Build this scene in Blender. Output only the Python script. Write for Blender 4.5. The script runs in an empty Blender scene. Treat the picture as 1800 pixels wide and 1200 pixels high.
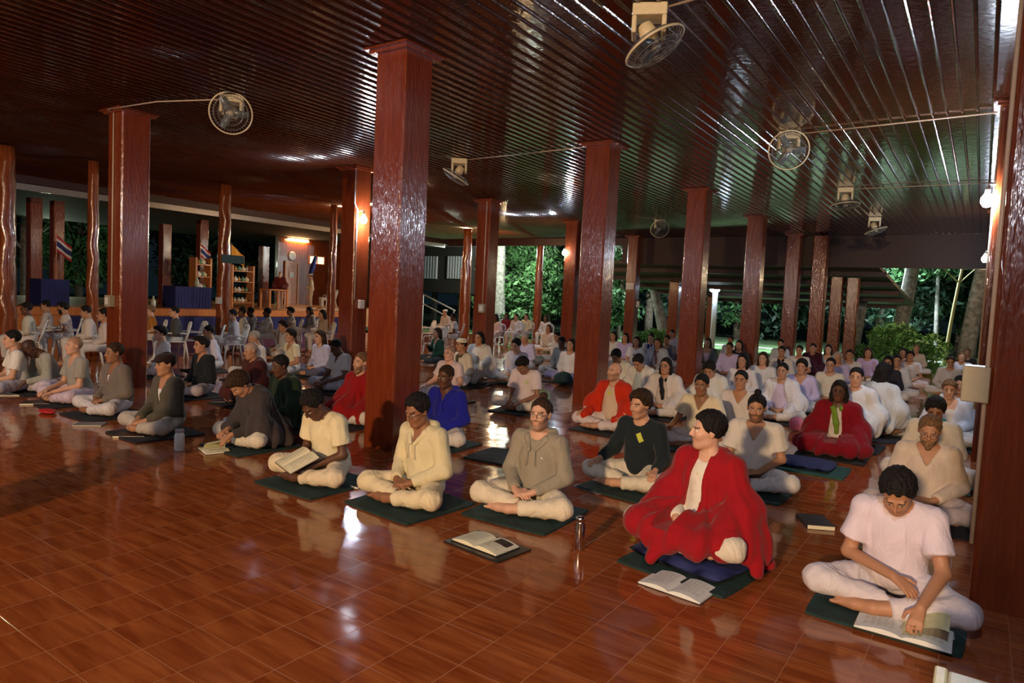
import bpy, math, random
import numpy as np
from mathutils import Matrix, Vector
random.seed(7); RNG = np.random.default_rng(11)
SC = bpy.context.scene
# ------------------------------------------------------------------ camera
# photo measured as 1800x1200; 24 mm lens on a 36 mm wide frame; eye height 1.6 m
FPX = 1200.0; EYE = 1.6
def _basis():
    def ray(px, py):
        v = np.array([px - 900.0, -(py - 600.0), -FPX]); return v / np.linalg.norm(v)
    Y = ray(1727, 565); X = -ray(-858, 439); X = X - X.dot(Y) * Y; X /= np.linalg.norm(X)
    return np.array([X, Y, np.cross(X, Y)])
RC = _basis()
cam_d = bpy.data.cameras.new('camera'); cam_d.lens = 24.0; cam_d.sensor_width = 36.0; cam_d.clip_end = 300
cam = bpy.data.objects.new('camera', cam_d); SC.collection.objects.link(cam)
M = Matrix([list(RC[i]) + [0] for i in range(3)] + [[0, 0, 0, 1]]); M.translation = (0, 0, EYE)
cam.matrix_world = M; SC.camera = cam
def pray(px, py):
    d = RC @ np.array([px - 900.0, -(py - 600.0), -FPX]); return d / np.linalg.norm(d)
def on_z(px, py, z=0.0):
    d = pray(px, py); t = (z - EYE) / d[2]; return np.array([0, 0, EYE]) + d * t
def on_x(px, py, X):
    d = pray(px, py); t = X / d[0]; return np.array([0, 0, EYE]) + d * t
def on_y(px, py, Y):
    d = pray(px, py); t = Y / d[1]; return np.array([0, 0, EYE]) + d * t
# ------------------------------------------------------------------ world, lights, exposure
SC.view_settings.view_transform = 'Standard'; SC.view_settings.look = 'None'
SC.view_settings.exposure = 0.0; SC.view_settings.gamma = 1.0; SC.view_settings.use_curve_mapping = False
W = bpy.data.worlds.new('dusk'); SC.world = W; W.use_nodes = True
W.node_tree.nodes['Background'].inputs[0].default_value = (0.10, 0.20, 0.26, 1)
W.node_tree.nodes['Background'].inputs[1].default_value = 0.04
def area(name, loc, target, sx, sy, power, col):
    l = bpy.data.lights.new(name, 'AREA'); l.shape = 'RECTANGLE'; l.size = sx; l.size_y = sy; l.energy = power; l.color = col
    o = bpy.data.objects.new(name, l); SC.collection.objects.link(o); o.location = loc
    o.rotation_euler = (Vector(target) - Vector(loc)).to_track_quat('-Z', 'Y').to_euler(); return o
def point(name, loc, r, power, col):
    l = bpy.data.lights.new(name, 'POINT'); l.shadow_soft_size = r; l.energy = power; l.color = col
    o = bpy.data.objects.new(name, l); SC.collection.objects.link(o); o.location = loc; return o
# warm lamp hanging behind the photographer lights the first rows
area('warm_hall_lamp', (0.2, -10.0, 3.75), (-3.0, 5.0, 0.3), 0.5, 0.25, 1750, (1.0, 0.66, 0.36))
area('cool_hall_lamp', (-5.5, -3.0, 3.6), (-5.0, 6.0, 0.4), 1.2, 0.3, 30, (0.75, 0.78, 1.0))
# added lights without fixtures, brightening lawn and trees beyond the hall
point('garden_fill_a', (-12.0, 34.0, 5.2), 0.15, 5200, (0.84, 0.97, 1.0))
point('garden_fill_b', (-19.5, 28.0, 3.9), 0.15, 1500, (0.90, 1.0, 0.80))
point('garden_fill_c', (-4.5, 34.8, 4.6), 0.15, 4200, (0.80, 0.98, 1.0))
point('garden_fill_d', (-36.0, 14.0, 3.0), 0.15, 260, (0.80, 1.0, 0.70))
# lamps the photo shows: emissive bulbs, built further down from this list (x, y, z, radius, strength, colour, face)
BULB = [(-10.10, 9.40, 3.00, 0.060, 900, (0.80, 0.88, 1.0)),
        (-10.70, 18.20, 3.08, 0.060, 900, (0.72, 0.84, 1.0)),
        (-0.06, 9.30, 2.95, 0.060, 900, (0.74, 0.84, 1.0)),
        (-0.06, 18.20, 2.97, 0.060, 900, (0.74, 0.84, 1.0))]
# unseen lamps on the column rows, beside the camera and behind the far right columns
point('column_lamp_near', (0.05, 0.75, 2.95), 0.07, 150, (0.74, 0.84, 1.0))
point('column_lamp_left', (-9.5, 0.6, 3.0), 0.09, 140, (0.9, 0.9, 1.0))
point('column_lamp_far_right', (-0.05, 27.2, 2.92), 0.09, 260, (1.0, 0.74, 0.45))
point('stage_side_fill', (-15.0, 14.6, 3.15), 0.08, 280, (1.0, 0.62, 0.30))  # added light with no fixture, warms the left ceiling
point('far_side_fill', (-14.8, 20.6, 3.2), 0.08, 200, (1.0, 0.64, 0.32))  # another added light without a fixture, for the far left ceiling
# ------------------------------------------------------------------ materials
MATS = {}
def nmat(name):
    m = bpy.data.materials.new(name); m.use_nodes = True; nt = m.node_tree
    return m, nt, nt.nodes['Principled BSDF']
def N(nt, t, **kw):
    n = nt.nodes.new(t)
    for k, v in kw.items():
        if k in n.inputs: n.inputs[k].default_value = v
        else: setattr(n, k, v)
    return n
def bump(nt, bs, src, strength, dist=0.01):
    b = N(nt, 'ShaderNodeBump'); b.inputs['Strength'].default_value = strength; b.inputs['Distance'].default_value = dist
    nt.links.new(src, b.inputs['Height']); nt.links.new(b.outputs[0], bs.inputs['Normal'])
def coords(nt, scale=(1, 1, 1)):
    tc = N(nt, 'ShaderNodeTexCoord'); mp = N(nt, 'ShaderNodeMapping'); mp.inputs['Scale'].default_value = scale
    nt.links.new(tc.outputs['Object'], mp.inputs[0]); return mp.outputs[0]
def ramp(nt, src, stops):
    r = N(nt, 'ShaderNodeValToRGB'); e = r.color_ramp.elements
    while len(e) > 1: e.remove(e[-1])
    e[0].position = stops[0][0]; e[0].color = (*stops[0][1], 1)
    for p, c in stops[1:]:
        x = e.new(p); x.color = (*c, 1)
    nt.links.new(src, r.inputs[0]); return r.outputs[0]
def plain(name, col, rough=0.6, metal=0.0, noise=0.12, scale=30, bmp=0.0, **extra):
    key = ('plain', name)
    if key in MATS: return MATS[key]
    m, nt, bs = nmat(name)
    n = N(nt, 'ShaderNodeTexNoise'); n.inputs['Scale'].default_value = scale; n.inputs['Detail'].default_value = 4
    nt.links.new(coords(nt), n.inputs['Vector'])
    c = ramp(nt, n.outputs['Fac'], [(0.3, tuple(v * (1 - noise) for v in col)), (0.7, tuple(min(1, v * (1 + noise)) for v in col))])
    nt.links.new(c, bs.inputs['Base Color']); bs.inputs['Roughness'].default_value = rough; bs.inputs['Metallic'].default_value = metal
    if bmp: bump(nt, bs, n.outputs['Fac'], bmp)
    for k, v in extra.items(): bs.inputs[k.replace('_', ' ')].default_value = v
    MATS[key] = m; return m
def cloth(col, rough=0.92):
    key = ('cloth',) + tuple(round(c, 3) for c in col)
    if key in MATS: return MATS[key]
    m, nt, bs = nmat('cloth')
    n = N(nt, 'ShaderNodeTexNoise'); n.inputs['Scale'].default_value = 9; n.inputs['Detail'].default_value = 3; n.inputs['Distortion'].default_value = 1.2
    nt.links.new(coords(nt, (1, 1, 0.45)), n.inputs['Vector'])
    c = ramp(nt, n.outputs['Fac'], [(0.3, tuple(v * 0.93 for v in col)), (0.7, tuple(min(1, v * 1.04) for v in col))])
    nt.links.new(c, bs.inputs['Base Color']); bs.inputs['Roughness'].default_value = rough
    bs.inputs['Specular IOR Level'].default_value = 0.2
    bs.inputs['Sheen Weight'].default_value = 0.1
    bump(nt, bs, n.outputs['Fac'], 0.55, 0.03)
    MATS[key] = m; return m
def attr_mat(name, rough, spec=0.35, bscale=60, bstr=0.08):
    m, nt, bs = nmat(name); a = N(nt, 'ShaderNodeVertexColor'); a.layer_name = 'col'
    nt.links.new(a.outputs['Color'], bs.inputs['Base Color']); bs.inputs['Roughness'].default_value = rough
    bs.inputs['Specular IOR Level'].default_value = spec
    n = N(nt, 'ShaderNodeTexNoise'); n.inputs['Scale'].default_value = bscale; nt.links.new(coords(nt), n.inputs['Vector'])
    bump(nt, bs, n.outputs['Fac'], bstr, 0.004); return m
M_SKIN = attr_mat('skin', 0.5)
def hair_mat(col):
    key = ('hair',) + tuple(col)
    if key in MATS: return MATS[key]
    m, nt, bs = nmat('hair')
    n = N(nt, 'ShaderNodeTexNoise'); n.inputs['Scale'].default_value = 60; n.inputs['Detail'].default_value = 3
    nt.links.new(coords(nt, (1, 1, 0.25)), n.inputs['Vector'])
    c = ramp(nt, n.outputs['Fac'], [(0.3, tuple(v * 0.6 for v in col)), (0.7, tuple(min(1, v * 1.5) for v in col))])
    nt.links.new(c, bs.inputs['Base Color']); bs.inputs['Roughness'].default_value = 0.75; bs.inputs['Specular IOR Level'].default_value = 0.2
    bump(nt, bs, n.outputs['Fac'], 1.0, 0.02); MATS[key] = m; return m
def glow(name, col, strength):
    key = ('glow', name)
    if key in MATS: return MATS[key]
    m, nt, bs = nmat(name); bs.inputs['Emission Color'].default_value = (*col, 1); bs.inputs['Emission Strength'].default_value = strength
    bs.inputs['Base Color'].default_value = (*col, 1); MATS[key] = m; return m
def varnish(name, dark, light, grain, rough, wav, wscale, bstr, coat=0.6):
    m, nt, bs = nmat(name)
    n = N(nt, 'ShaderNodeTexNoise'); n.inputs['Scale'].default_value = 5; n.inputs['Detail'].default_value = 6; n.inputs['Distortion'].default_value = 0.7
    nt.links.new(coords(nt, grain), n.inputs['Vector'])
    c = ramp(nt, n.outputs['Fac'], [(0.30, dark), (0.68, light)])
    nt.links.new(c, bs.inputs['Base Color']); bs.inputs['Roughness'].default_value = rough
    bs.inputs['Coat Weight'].default_value = coat; bs.inputs['Coat Roughness'].default_value = 0.05
    w = N(nt, 'ShaderNodeTexNoise'); w.inputs['Scale'].default_value = wscale; w.inputs['Detail'].default_value = 2
    nt.links.new(coords(nt, wav), w.inputs['Vector'])
    b = N(nt, 'ShaderNodeBump'); b.inputs['Strength'].default_value = bstr; b.inputs['Distance'].default_value = 0.02
    nt.links.new(w.outputs['Fac'], b.inputs['Height']); nt.links.new(b.outputs[0], bs.inputs['Normal']); nt.links.new(b.outputs[0], bs.inputs['Coat Normal'])
    return m
M_COL = varnish('varnished_post_wood', (0.14, 0.022, 0.006), (0.20, 0.038, 0.010), (4, 4, 0.4), 0.25, (1, 1, 0.22), 42, 0.36)
M_TRUNK = varnish('varnished_round_timber', (0.12, 0.026, 0.008), (0.28, 0.070, 0.018), (6, 6, 0.5), 0.22, (1, 1, 0.4), 12, 0.35)
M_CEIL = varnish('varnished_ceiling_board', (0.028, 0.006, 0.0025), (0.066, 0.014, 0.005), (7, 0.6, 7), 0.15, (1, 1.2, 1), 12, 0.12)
M_BEAM = varnish('dark_beam_wood', (0.020, 0.005, 0.005), (0.035, 0.008, 0.007), (3, 3, 3), 0.55, (1, 1, 1), 6, 0.2, 0.0)
M_PANEL = varnish('panelled_wall_wood', (0.13, 0.028, 0.007), (0.26, 0.062, 0.014), (9, 9, 0.6), 0.35, (1, 1, 0.3), 6, 0.2, 0.3)
M_DOORW = varnish('door_wood', (0.40, 0.13, 0.03), (0.60, 0.22, 0.05), (6, 6, 0.6), 0.4, (1, 1, 0.3), 6, 0.15, 0.2)
def floor_mat():
    m, nt, bs = nmat('glazed_wood_tile'); L = nt.links
    tc = N(nt, 'ShaderNodeTexCoord'); sp = N(nt, 'ShaderNodeSeparateXYZ'); L.new(tc.outputs['Object'], sp.inputs[0])
    def m2(op, a, b=None, c=None):
        n = N(nt, 'ShaderNodeMath', operation=op)
        for i, v in enumerate((a, b, c)):
            if v is None: continue
            if isinstance(v, (int, float)): n.inputs[i].default_value = v
            else: L.new(v, n.inputs[i])
        return n.outputs[0]
    u = m2('DIVIDE', m2('ADD', sp.outputs[0], 0.62 + 57), 0.285); v = m2('DIVIDE', m2('ADD', sp.outputs[1], -1.5 + 52), 0.26)
    fu = m2('FRACT', u); fv = m2('FRACT', v)
    iu = m2('FLOOR', u); iv = m2('FLOOR', v)
    eu = m2('ABSOLUTE', m2('SUBTRACT', fu, 0.5)); ev = m2('ABSOLUTE', m2('SUBTRACT', fv, 0.5))
    lu = m2('GREATER_THAN', eu, 0.5 - 0.0055); lv = m2('GREATER_THAN', ev, 0.5 - 0.006)
    line = m2('MAXIMUM', lu, lv)
    cb = N(nt, 'ShaderNodeCombineXYZ'); L.new(iu, cb.inputs[0]); L.new(iv, cb.inputs[1])
    wn = N(nt, 'ShaderNodeTexWhiteNoise', noise_dimensions='3D'); L.new(cb.outputs[0], wn.inputs['Vector'])
    # streaky wood print, shifted tile by tile
    mp = N(nt, 'ShaderNodeVectorMath', operation='MULTIPLY'); L.new(tc.outputs['Object'], mp.inputs[0]); mp.inputs[1].default_value = (1.3, 12, 1)
    ad = N(nt, 'ShaderNodeVectorMath', operation='MULTIPLY_ADD'); L.new(wn.outputs['Color'], ad.inputs[0]); ad.inputs[1].default_value = (9, 9, 9); L.new(mp.outputs[0], ad.inputs[2])
    n = N(nt, 'ShaderNodeTexNoise'); n.inputs['Scale'].default_value = 1.6; n.inputs['Detail'].default_value = 5; n.inputs['Distortion'].default_value = 0.5
    L.new(ad.outputs[0], n.inputs['Vector'])
    c = ramp(nt, n.outputs['Fac'], [(0.30, (0.205, 0.042, 0.010)), (0.52, (0.30, 0.075, 0.019)), (0.72, (0.40, 0.115, 0.030))])
    mx = N(nt, 'ShaderNodeMix', data_type='RGBA'); L.new(line, mx.inputs['Factor']); L.new(c, mx.inputs[6]); mx.inputs[7].default_value = (0.46, 0.19, 0.08, 1)
    L.new(mx.outputs[2], bs.inputs['Base Color'])
    L.new(m2('MULTIPLY_ADD', line, 0.25, 0.085), bs.inputs['Roughness'])
    bs.inputs['Specular IOR Level'].default_value = 0.5
    # each tile lies at a slightly different slope
    g = m2('MULTIPLY', m2('SUBTRACT', wn.outputs['Value'], 0.5), 0.006)
    h1 = m2('MULTIPLY', fu, g); w2 = N(nt, 'ShaderNodeTexNoise'); w2.inputs['Scale'].default_value = 3.0; w2.inputs['Detail'].default_value = 1; L.new(tc.outputs['Object'], w2.inputs['Vector'])
    h = m2('SUBTRACT', m2('ADD', h1, m2('MULTIPLY', w2.outputs['Fac'], 0.006)), m2('MULTIPLY', line, 0.0015))
    b = N(nt, 'ShaderNodeBump'); b.inputs['Strength'].default_value = 0.8; b.inputs['Distance'].default_value = 1.0; L.new(h, b.inputs['Height'])
    L.new(b.outputs[0], bs.inputs['Normal'])
    return m
M_FLOOR = floor_mat()
M_LAWN = plain('lawn_grass', (0.085, 0.15, 0.060), 0.95, noise=0.45, scale=2.2)
M_BARK = plain('pale_bark', (0.19, 0.185, 0.175), 0.9, noise=0.5, scale=7, bmp=0.6)
M_BARKD = plain('dark_bark', (0.10, 0.075, 0.055), 0.9, noise=0.5, scale=7, bmp=0.6)
M_LEAF = plain('leaf_green', (0.050, 0.135, 0.045), 0.6, noise=0.6, scale=1.4)
M_LEAFB = plain('bright_leaf', (0.11, 0.27, 0.07), 0.6, noise=0.5, scale=1.8)
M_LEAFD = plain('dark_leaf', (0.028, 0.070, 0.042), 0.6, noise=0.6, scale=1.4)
M_PLA = plain('white_plastic', (0.62, 0.60, 0.58), 0.35, noise=0.03)
M_CREAM = plain('cream_plastic', (0.66, 0.57, 0.36), 0.4, noise=0.04)
M_BOXC = plain('box_plastic', (0.30, 0.26, 0.17), 0.5, noise=0.05)
M_PIPE = plain('conduit_plastic', (0.48, 0.36, 0.25), 0.4, noise=0.05)
M_BLK = plain('black_plastic', (0.015, 0.015, 0.017), 0.35, noise=0.05)
M_STEEL = plain('steel', (0.6, 0.6, 0.6), 0.18, 1.0, noise=0.04)
M_WIRE = plain('wire_guard', (0.20, 0.19, 0.17), 0.4, 0.5, noise=0.04)
M_PAPER = plain('paper', (0.74, 0.70, 0.52), 0.8, noise=0.04, scale=12)
M_PAPERW = plain('white_paper', (0.70, 0.72, 0.70), 0.8, noise=0.04, scale=12)
M_BLUEC = plain('blue_cloth', (0.010, 0.014, 0.12), 0.85, noise=0.2, scale=4)
M_MATG = plain('green_mat_cloth', (0.006, 0.030, 0.028), 0.9, noise=0.3, scale=12, bmp=0.3)
M_MATT = plain('teal_mat_cloth', (0.012, 0.075, 0.06), 0.9, noise=0.3, scale=12, bmp=0.3)
M_MATB = plain('black_mat_cloth', (0.010, 0.012, 0.018), 0.9, noise=0.3, scale=12, bmp=0.3)
M_CUSH = plain('navy_cushion_cloth', (0.012, 0.02, 0.10), 0.75, noise=0.2, scale=5, bmp=0.3)
# ------------------------------------------------------------------ mesh helpers
def mesh_from(name, V, F, smooth=False):
    me = bpy.data.meshes.new(name); me.from_pydata([tuple(v) for v in V], [], [tuple(f) for f in F]); me.update()
    if smooth: me.polygons.foreach_set('use_smooth', [True] * len(me.polygons))
    return me
def link(name, me, mat=None, parent=None, loc=None):
    o = bpy.data.objects.new(name, me); SC.collection.objects.link(o)
    if mat is not None and me is not None and len(me.materials) == 0: me.materials.append(mat)
    if parent is not None: o.parent = parent
    if loc is not None: o.location = loc
    return o
def tag(o, label=None, cat=None, group=None, kind=None):
    if label: o['label'] = label
    if cat: o['category'] = cat
    if group: o['group'] = group
    if kind: o['kind'] = kind
    return o
def empty(name, loc, rz=0.0):
    o = bpy.data.objects.new(name, None); SC.collection.objects.link(o); o.location = loc; o.rotation_euler = (0, 0, rz); o.empty_display_size = 0.1; return o
class MB:
    def __init__(s): s.V = []; s.F = []
    def add(s, V, F):
        b = len(s.V); s.V += [tuple(map(float, v)) for v in V]; s.F += [tuple(b + i for i in f) for f in F]; return s
    def box(s, lo, hi, R=None, T=None):
        x0, y0, z0 = lo; x1, y1, z1 = hi
        V = [(x0, y0, z0), (x1, y0, z0), (x1, y1, z0), (x0, y1, z0), (x0, y0, z1), (x1, y0, z1), (x1, y1, z1), (x0, y1, z1)]
        if R is not None: V = [tuple(R @ Vector(v)) for v in V]
        if T is not None: V = [tuple(Vector(v) + Vector(T)) for v in V]
        return s.add(V, [(0, 3, 2, 1), (4, 5, 6, 7), (0, 1, 5, 4), (1, 2, 6, 5), (2, 3, 7, 6), (3, 0, 4, 7)])
    def tube(s, pts, rad, n=8, caps=True):
        pts = [Vector(p) for p in pts]; rs = rad if isinstance(rad, (list, tuple)) else [rad] * len(pts)
        V = []; F = []; up = Vector((0.013, 0.02, 1))
        for i, p in enumerate(pts):
            a = pts[max(0, i - 1)]; b = pts[min(len(pts) - 1, i + 1)]; t = (b - a).normalized()
            u = t.cross(up); u = u.normalized() if u.length > 1e-3 else Vector((1, 0, 0)); w = t.cross(u)
            for k in range(n):
                an = 2 * math.pi * k / n; V.append(p + rs[i] * (math.cos(an) * u + math.sin(an) * w))
        for i in range(len(pts) - 1):
            for k in range(n):
                F.append((i * n + k, i * n + (k + 1) % n, (i + 1) * n + (k + 1) % n, (i + 1) * n + k))
        if caps: F.append(tuple(range(n))[::-1]); F.append(tuple((len(pts) - 1) * n + k for k in range(n)))
        return s.add(V, F)
    def lathe(s, prof, c=(0, 0, 0), n=20):
        V = []; F = []
        for r, z in prof:
            for k in range(n):
                a = 2 * math.pi * k / n; V.append((c[0] + r * math.cos(a), c[1] + r * math.sin(a), c[2] + z))
        for i in range(len(prof) - 1):
            for k in range(n): F.append((i * n + k, i * n + (k + 1) % n, (i + 1) * n + (k + 1) % n, (i + 1) * n + k))
        F.append(tuple(range(n))[::-1]); F.append(tuple((len(prof) - 1) * n + k for k in range(n)))
        return s.add(V, F)
    def xf(s, R=None, T=(0, 0, 0)):
        s.V = [tuple((R @ Vector(v) if R is not None else Vector(v)) + Vector(T)) for v in s.V]; return s
    def build(s, name, mat, parent=None, loc=None, smooth=False, bevel=0.0):
        me = mesh_from(name, s.V, s.F, smooth); o = link(name, me, mat, parent, loc)
        if bevel:
            b = o.modifiers.new('bevel', 'BEVEL'); b.width = bevel; b.segments = 2; b.limit_method = 'ANGLE'
        return o
def RZ(a): return Matrix.Rotation(a, 3, 'Z')
# ================================================================== setting
CZ = 4.05                      # ceiling height
XL, YF = -19.6, 23.3           # left and far edges of the hall roof
def struct(name, mb, mat, **kw):
    o = mb.build(name, mat, **kw); tag(o, kind='structure'); return o
struct('floor', MB().box((XL, -14, -0.3), (6.0, 23.2, 0.0)), M_FLOOR)
# ceiling boards: one profile run along Y, a rounded bead on every joint
prof = []; x = XL
P = 0.15
while x < 6.0:
    prof += [(x, 0.0), (x + 0.006, 0.010), (x + 0.016, 0.014), (x + 0.026, 0.010), (x + 0.032, 0.0), (x + 0.036, -0.004)]
    x += P
prof.append((6.0, 0.0))
V = []; F = []
ys = [-14, YF]
for (px_, h) in prof:
    for y in ys: V.append((px_, y, CZ - h))
for i in range(len(prof) - 1): F.append((2 * i, 2 * i + 1, 2 * i + 3, 2 * i + 2))
b = len(V)
V += [(XL, -14, CZ + 0.12), (XL, YF, CZ + 0.12), (6, -14, CZ + 0.12), (6, YF, CZ + 0.12)]
F += [(b, b + 2, b + 3, b + 1), (0, b, b + 1, 1), (b + 2, 2 * len(prof) - 2, 2 * len(prof) - 1, b + 3), (0, 2 * len(prof) - 2, b + 2, b), (1, b + 1, b + 3, 2 * len(prof) - 1)]
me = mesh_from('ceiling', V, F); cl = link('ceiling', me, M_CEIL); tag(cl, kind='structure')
# fascia boards along the far and left edges
struct('trim_1', MB().box((-11.2, YF + 0.002, 3.07), (6, YF + 0.16, CZ + 0.12)).box((XL - 0.05, YF + 0.002, 3.78), (-11.2, YF + 0.16, CZ + 0.12)), M_BEAM)
struct('trim_2', MB().box((XL - 0.20, -9, 3.86), (XL - 0.002, YF, CZ + 0.12)), M_BEAM)
struct('trim_3', MB().box((XL - 0.3, -9, 3.70), (XL - 0.21, YF, 3.80)).box((XL - 0.34, -9, 3.80), (XL - 0.2, YF, 3.855)), plain('gutter_metal', (0.30, 0.27, 0.24), 0.35, 0.6))
# ground outside
struct('ground', MB().box((-90, -12, -0.75), (40, 120, -0.35)), M_LAWN)
struct('path', MB().box((-24, 36.2, -0.36), (20, 37.4, -0.33)), plain('pale_path', (0.33, 0.33, 0.31), 0.9))
# ------------------------------------------------------------------ columns
def column(x, y, label, w=0.41, top=CZ, cap=True, conduit=None):
    r = empty('wooden_column', (x, y, 0)); tag(r, label, 'column', 'varnished square columns of the hall')
    h = w / 2; c = 0.02
    ring = [(-h + c, -h), (h - c, -h), (h, -h + c), (h, h - c), (h - c, h), (-h + c, h), (-h, h - c), (-h, -h + c)]
    zs = np.linspace(0, top - 0.062, 8); V = []; F = []
    for z in zs: V += [(a, b_, z) for a, b_ in ring]
    for i in range(len(zs) - 1):
        for k in range(8): F.append((i * 8 + k, i * 8 + (k + 1) % 8, (i + 1) * 8 + (k + 1) % 8, (i + 1) * 8 + k))
    F += [tuple(range(8))[::-1], tuple(len(V) - 8 + k for k in range(8))]
    link('shaft', mesh_from('shaft', V, F), M_COL, r)
    if cap:
        MB().box((-h - 0.05, -h - 0.05, top - 0.062), (h + 0.05, h + 0.05, top - 0.03)).box((-h - 0.09, -h - 0.09, top - 0.03), (h + 0.09, h + 0.09, top - 0.001)).build('cap', M_COL, r)
    if conduit:                               # (local x, local y, z_low, z_high)
        cx, cy, z0, z1 = conduit
        MB().tube([(cx, cy, z0), (cx, cy, z1)], 0.012).build('conduit', M_PIPE, r, smooth=True)
    return r
h = 0.205
X2, Y0, DY = -5.04, 5.18, 4.42
column(X2, Y0, 'large varnished column in the middle foreground behind the beige-hooded sitter', conduit=(-h - 0.014, 0.05, 1.5, 4.0))
column(X2, Y0 + DY, 'varnished column behind the bald person in the orange shawl')
column(X2, Y0 + 2 * DY, 'varnished column with bright warm streak, third in the middle row')
column(X2, Y0 + 3 * DY, 'varnished column fourth in the middle row, behind the long-haired women')
column(X2, Y0 + 4 * DY, 'varnished column fifth in the middle row at the roof edge')
column(-4.27, 22.95, 'purplish column beside the roof-edge column, fifth gap of the middle row', cap=False)
column(-4.12, 25.3, 'rough brown column under the lower roof beyond the hall', w=0.36, top=2.93, cap=False)
column(-3.66, 25.5, 'dark column just right of the rough brown one under the lower roof', w=0.36, top=2.91, cap=False)
XA = -10.5
column(XA, 5.14, 'varnished column at left with a long cable down its front', conduit=(-0.02, -h - 0.012, 1.36, 4.0))
column(XA, 9.56, 'dark column carrying the bright white bulb at left of centre')
column(XA, 13.99, 'varnished column with a warm streak and a switch box behind the white-shawled woman', conduit=(0.1, -h - 0.012, 1.4, 4.0))
column(XA, 18.42, 'dark column beside the far white bulb')
column(XA, 22.85, 'slim far column carrying the small white panel', w=0.38, conduit=(0.05, -0.2, 1.9, 4.0))
column(XA - .1, 27.3, 'dark far column beyond the roof, behind the fourth middle-row column', top=3.0, cap=False)
column(XA, 31.7, 'thin dark far column right of the garden floodlight post', w=0.36, top=2.6, cap=False)
column(0.26, 0.40, 'column beside the camera, outside the photo')
column(X2, Y0 - DY, 'column left of the camera, outside the photo')
column(0.26, 4.80, 'dark column cut by the right edge of the photo', conduit=(-h - 0.012, -h + 0.02, 0.35, 4.0))
column(0.215, 9.56, 'column just behind the right foreground column, with a bright bulb', conduit=(-h - 0.012, -h + 0.03, 0.6, 4.0))
column(0.20, 18.42, 'far column at right behind the two nearer ones')
column(0.20, 27.3, 'column beyond the far roof edge at right, hidden by nearer ones', top=3.0, cap=False)
# round, knobbly timber posts along the left side
def trunk_post(x, y, r0, label, top=3.98, lean=(0, 0)):
    pts = []; rr = []
    rs = random.Random(int(1000 * (x + 40 * y)))
    for i in range(15):
        t = i / 14.0; pts.append((x + lean[0] * t + rs.uniform(-.004, .004), y + lean[1] * t + rs.uniform(-.004, .004), t * top))
        rr.append(r0 * (1.0 - 0.22 * t) * rs.uniform(.97, 1.03))
    o = MB().tube([(p[0] - x, p[1] - y, p[2]) for p in pts], rr, 14).build('timber_post', M_TRUNK, smooth=True, loc=(x, y, 0))
    tag(o, label, 'post', 'round timber posts on the left side'); return o
for px_, py_, X_, r0, lab in [(10, 450, -15.3, .19, 'round varnished timber post at the left edge of the photo'),
                         (163, 450, -15.2, .125, 'slim round timber post left of the first square column'),
                         (393, 480, -15.2, .17, 'round timber post between the stage and the seated group, with wavy highlights'),
                         (583, 500, -15.2, .12, 'dark round timber post left of the bright bulb column'),
                         (819, 500, -15.2, .20, 'reddish round timber post left of the switch-box column'),
                         (947, 500, -15.0, .18, 'slim round timber post in front of the green trees')]:
    q = on_x(px_, py_, X_); trunk_post(X_, float(q[1]), r0, lab)
for px_, Y_, w_, t_, lab in [(60, 11.5, .32, 3.9, 'dark square post beyond the left edge of the stage'), (100, 13.5, .30, 3.9, 'dark post carrying the small tricolour flag at far left'),
                        (290, 16.0, .30, 3.6, 'dark square post on the stage right of the first column'), (355, 20.0, .30, 3.9, 'orange-brown post behind the flag and shelves'),
                        (464, 18.5, .30, 3.2, 'pale-topped post on the stage between shelves and door')]:
    q = on_x(px_, 450, -23.0); column(-23.0, float(q[1]), lab, w=w_, top=t_, cap=False)
# ------------------------------------------------------------------ lower roof beyond the far end
lean = MB().box((0, 0, -0.05), (6.6, 10.5, 0.05))
roof = struct('trim_4', MB().add([(-13.2, 23.6, 3.12), (-2.75, 23.6, 3.12), (-2.4, 33.5, 2.05), (-13.2, 33.5, 2.05),
                           (-13.2, 23.6, 3.24), (-2.75, 23.6, 3.24), (-2.4, 33.5, 2.17), (-13.2, 33.5, 2.17)],
                          [(0, 1, 2, 3), (4, 7, 6, 5), (0, 4, 5, 1), (1, 5, 6, 2), (2, 6, 7, 3), (3, 7, 4, 0)]), plain('roof_underside', (0.10, 0.09, 0.07), 0.8))
rb = MB()
for k in range(5):
    y = 24.5 + 2.1 * k; z = 3.12 - 0.108 * (y - 23.6)
    rb.box((-13.2, y, z - 0.16), (-2.6, y + 0.12, z - 0.01))
struct('trim_5', rb, M_BEAM)
# ------------------------------------------------------------------ stage at left
struct('trim_6', MB().box((-30, 4.5, 0.0), (XL + 0.05, 17.3, 0.62)).box((-30, 4.5, 0.62), (XL + 0.12, 17.4, 0.82)).box((-30, 17.4, 0.0), (-23.0, 24.5, 0.82)), M_DOORW)
st = MB()
nseg = 60; y0, y1 = 8.0, 17.0
V = []; F = []
for i in range(nseg + 1):
    y = y0 + (y1 - y0) * i / nseg; xx = XL + 0.17 + 0.02 * math.sin(i * 1.7)
    V += [(xx, y, 0.01), (xx, y, 0.60), (xx - 0.03, y, 0.01), (xx - 0.03, y, 0.60)]
for i in range(nseg):
    a = 4 * i; F += [(a, a + 4, a + 5, a + 1), (a + 2, a + 3, a + 7, a + 6), (a + 1, a + 5, a + 7, a + 3)]
tag(link('stage_curtain', mesh_from('stage_curtain', V, F), M_BLUEC), 'deep blue curtain hung along the front of the wooden stage', 'curtain')
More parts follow.
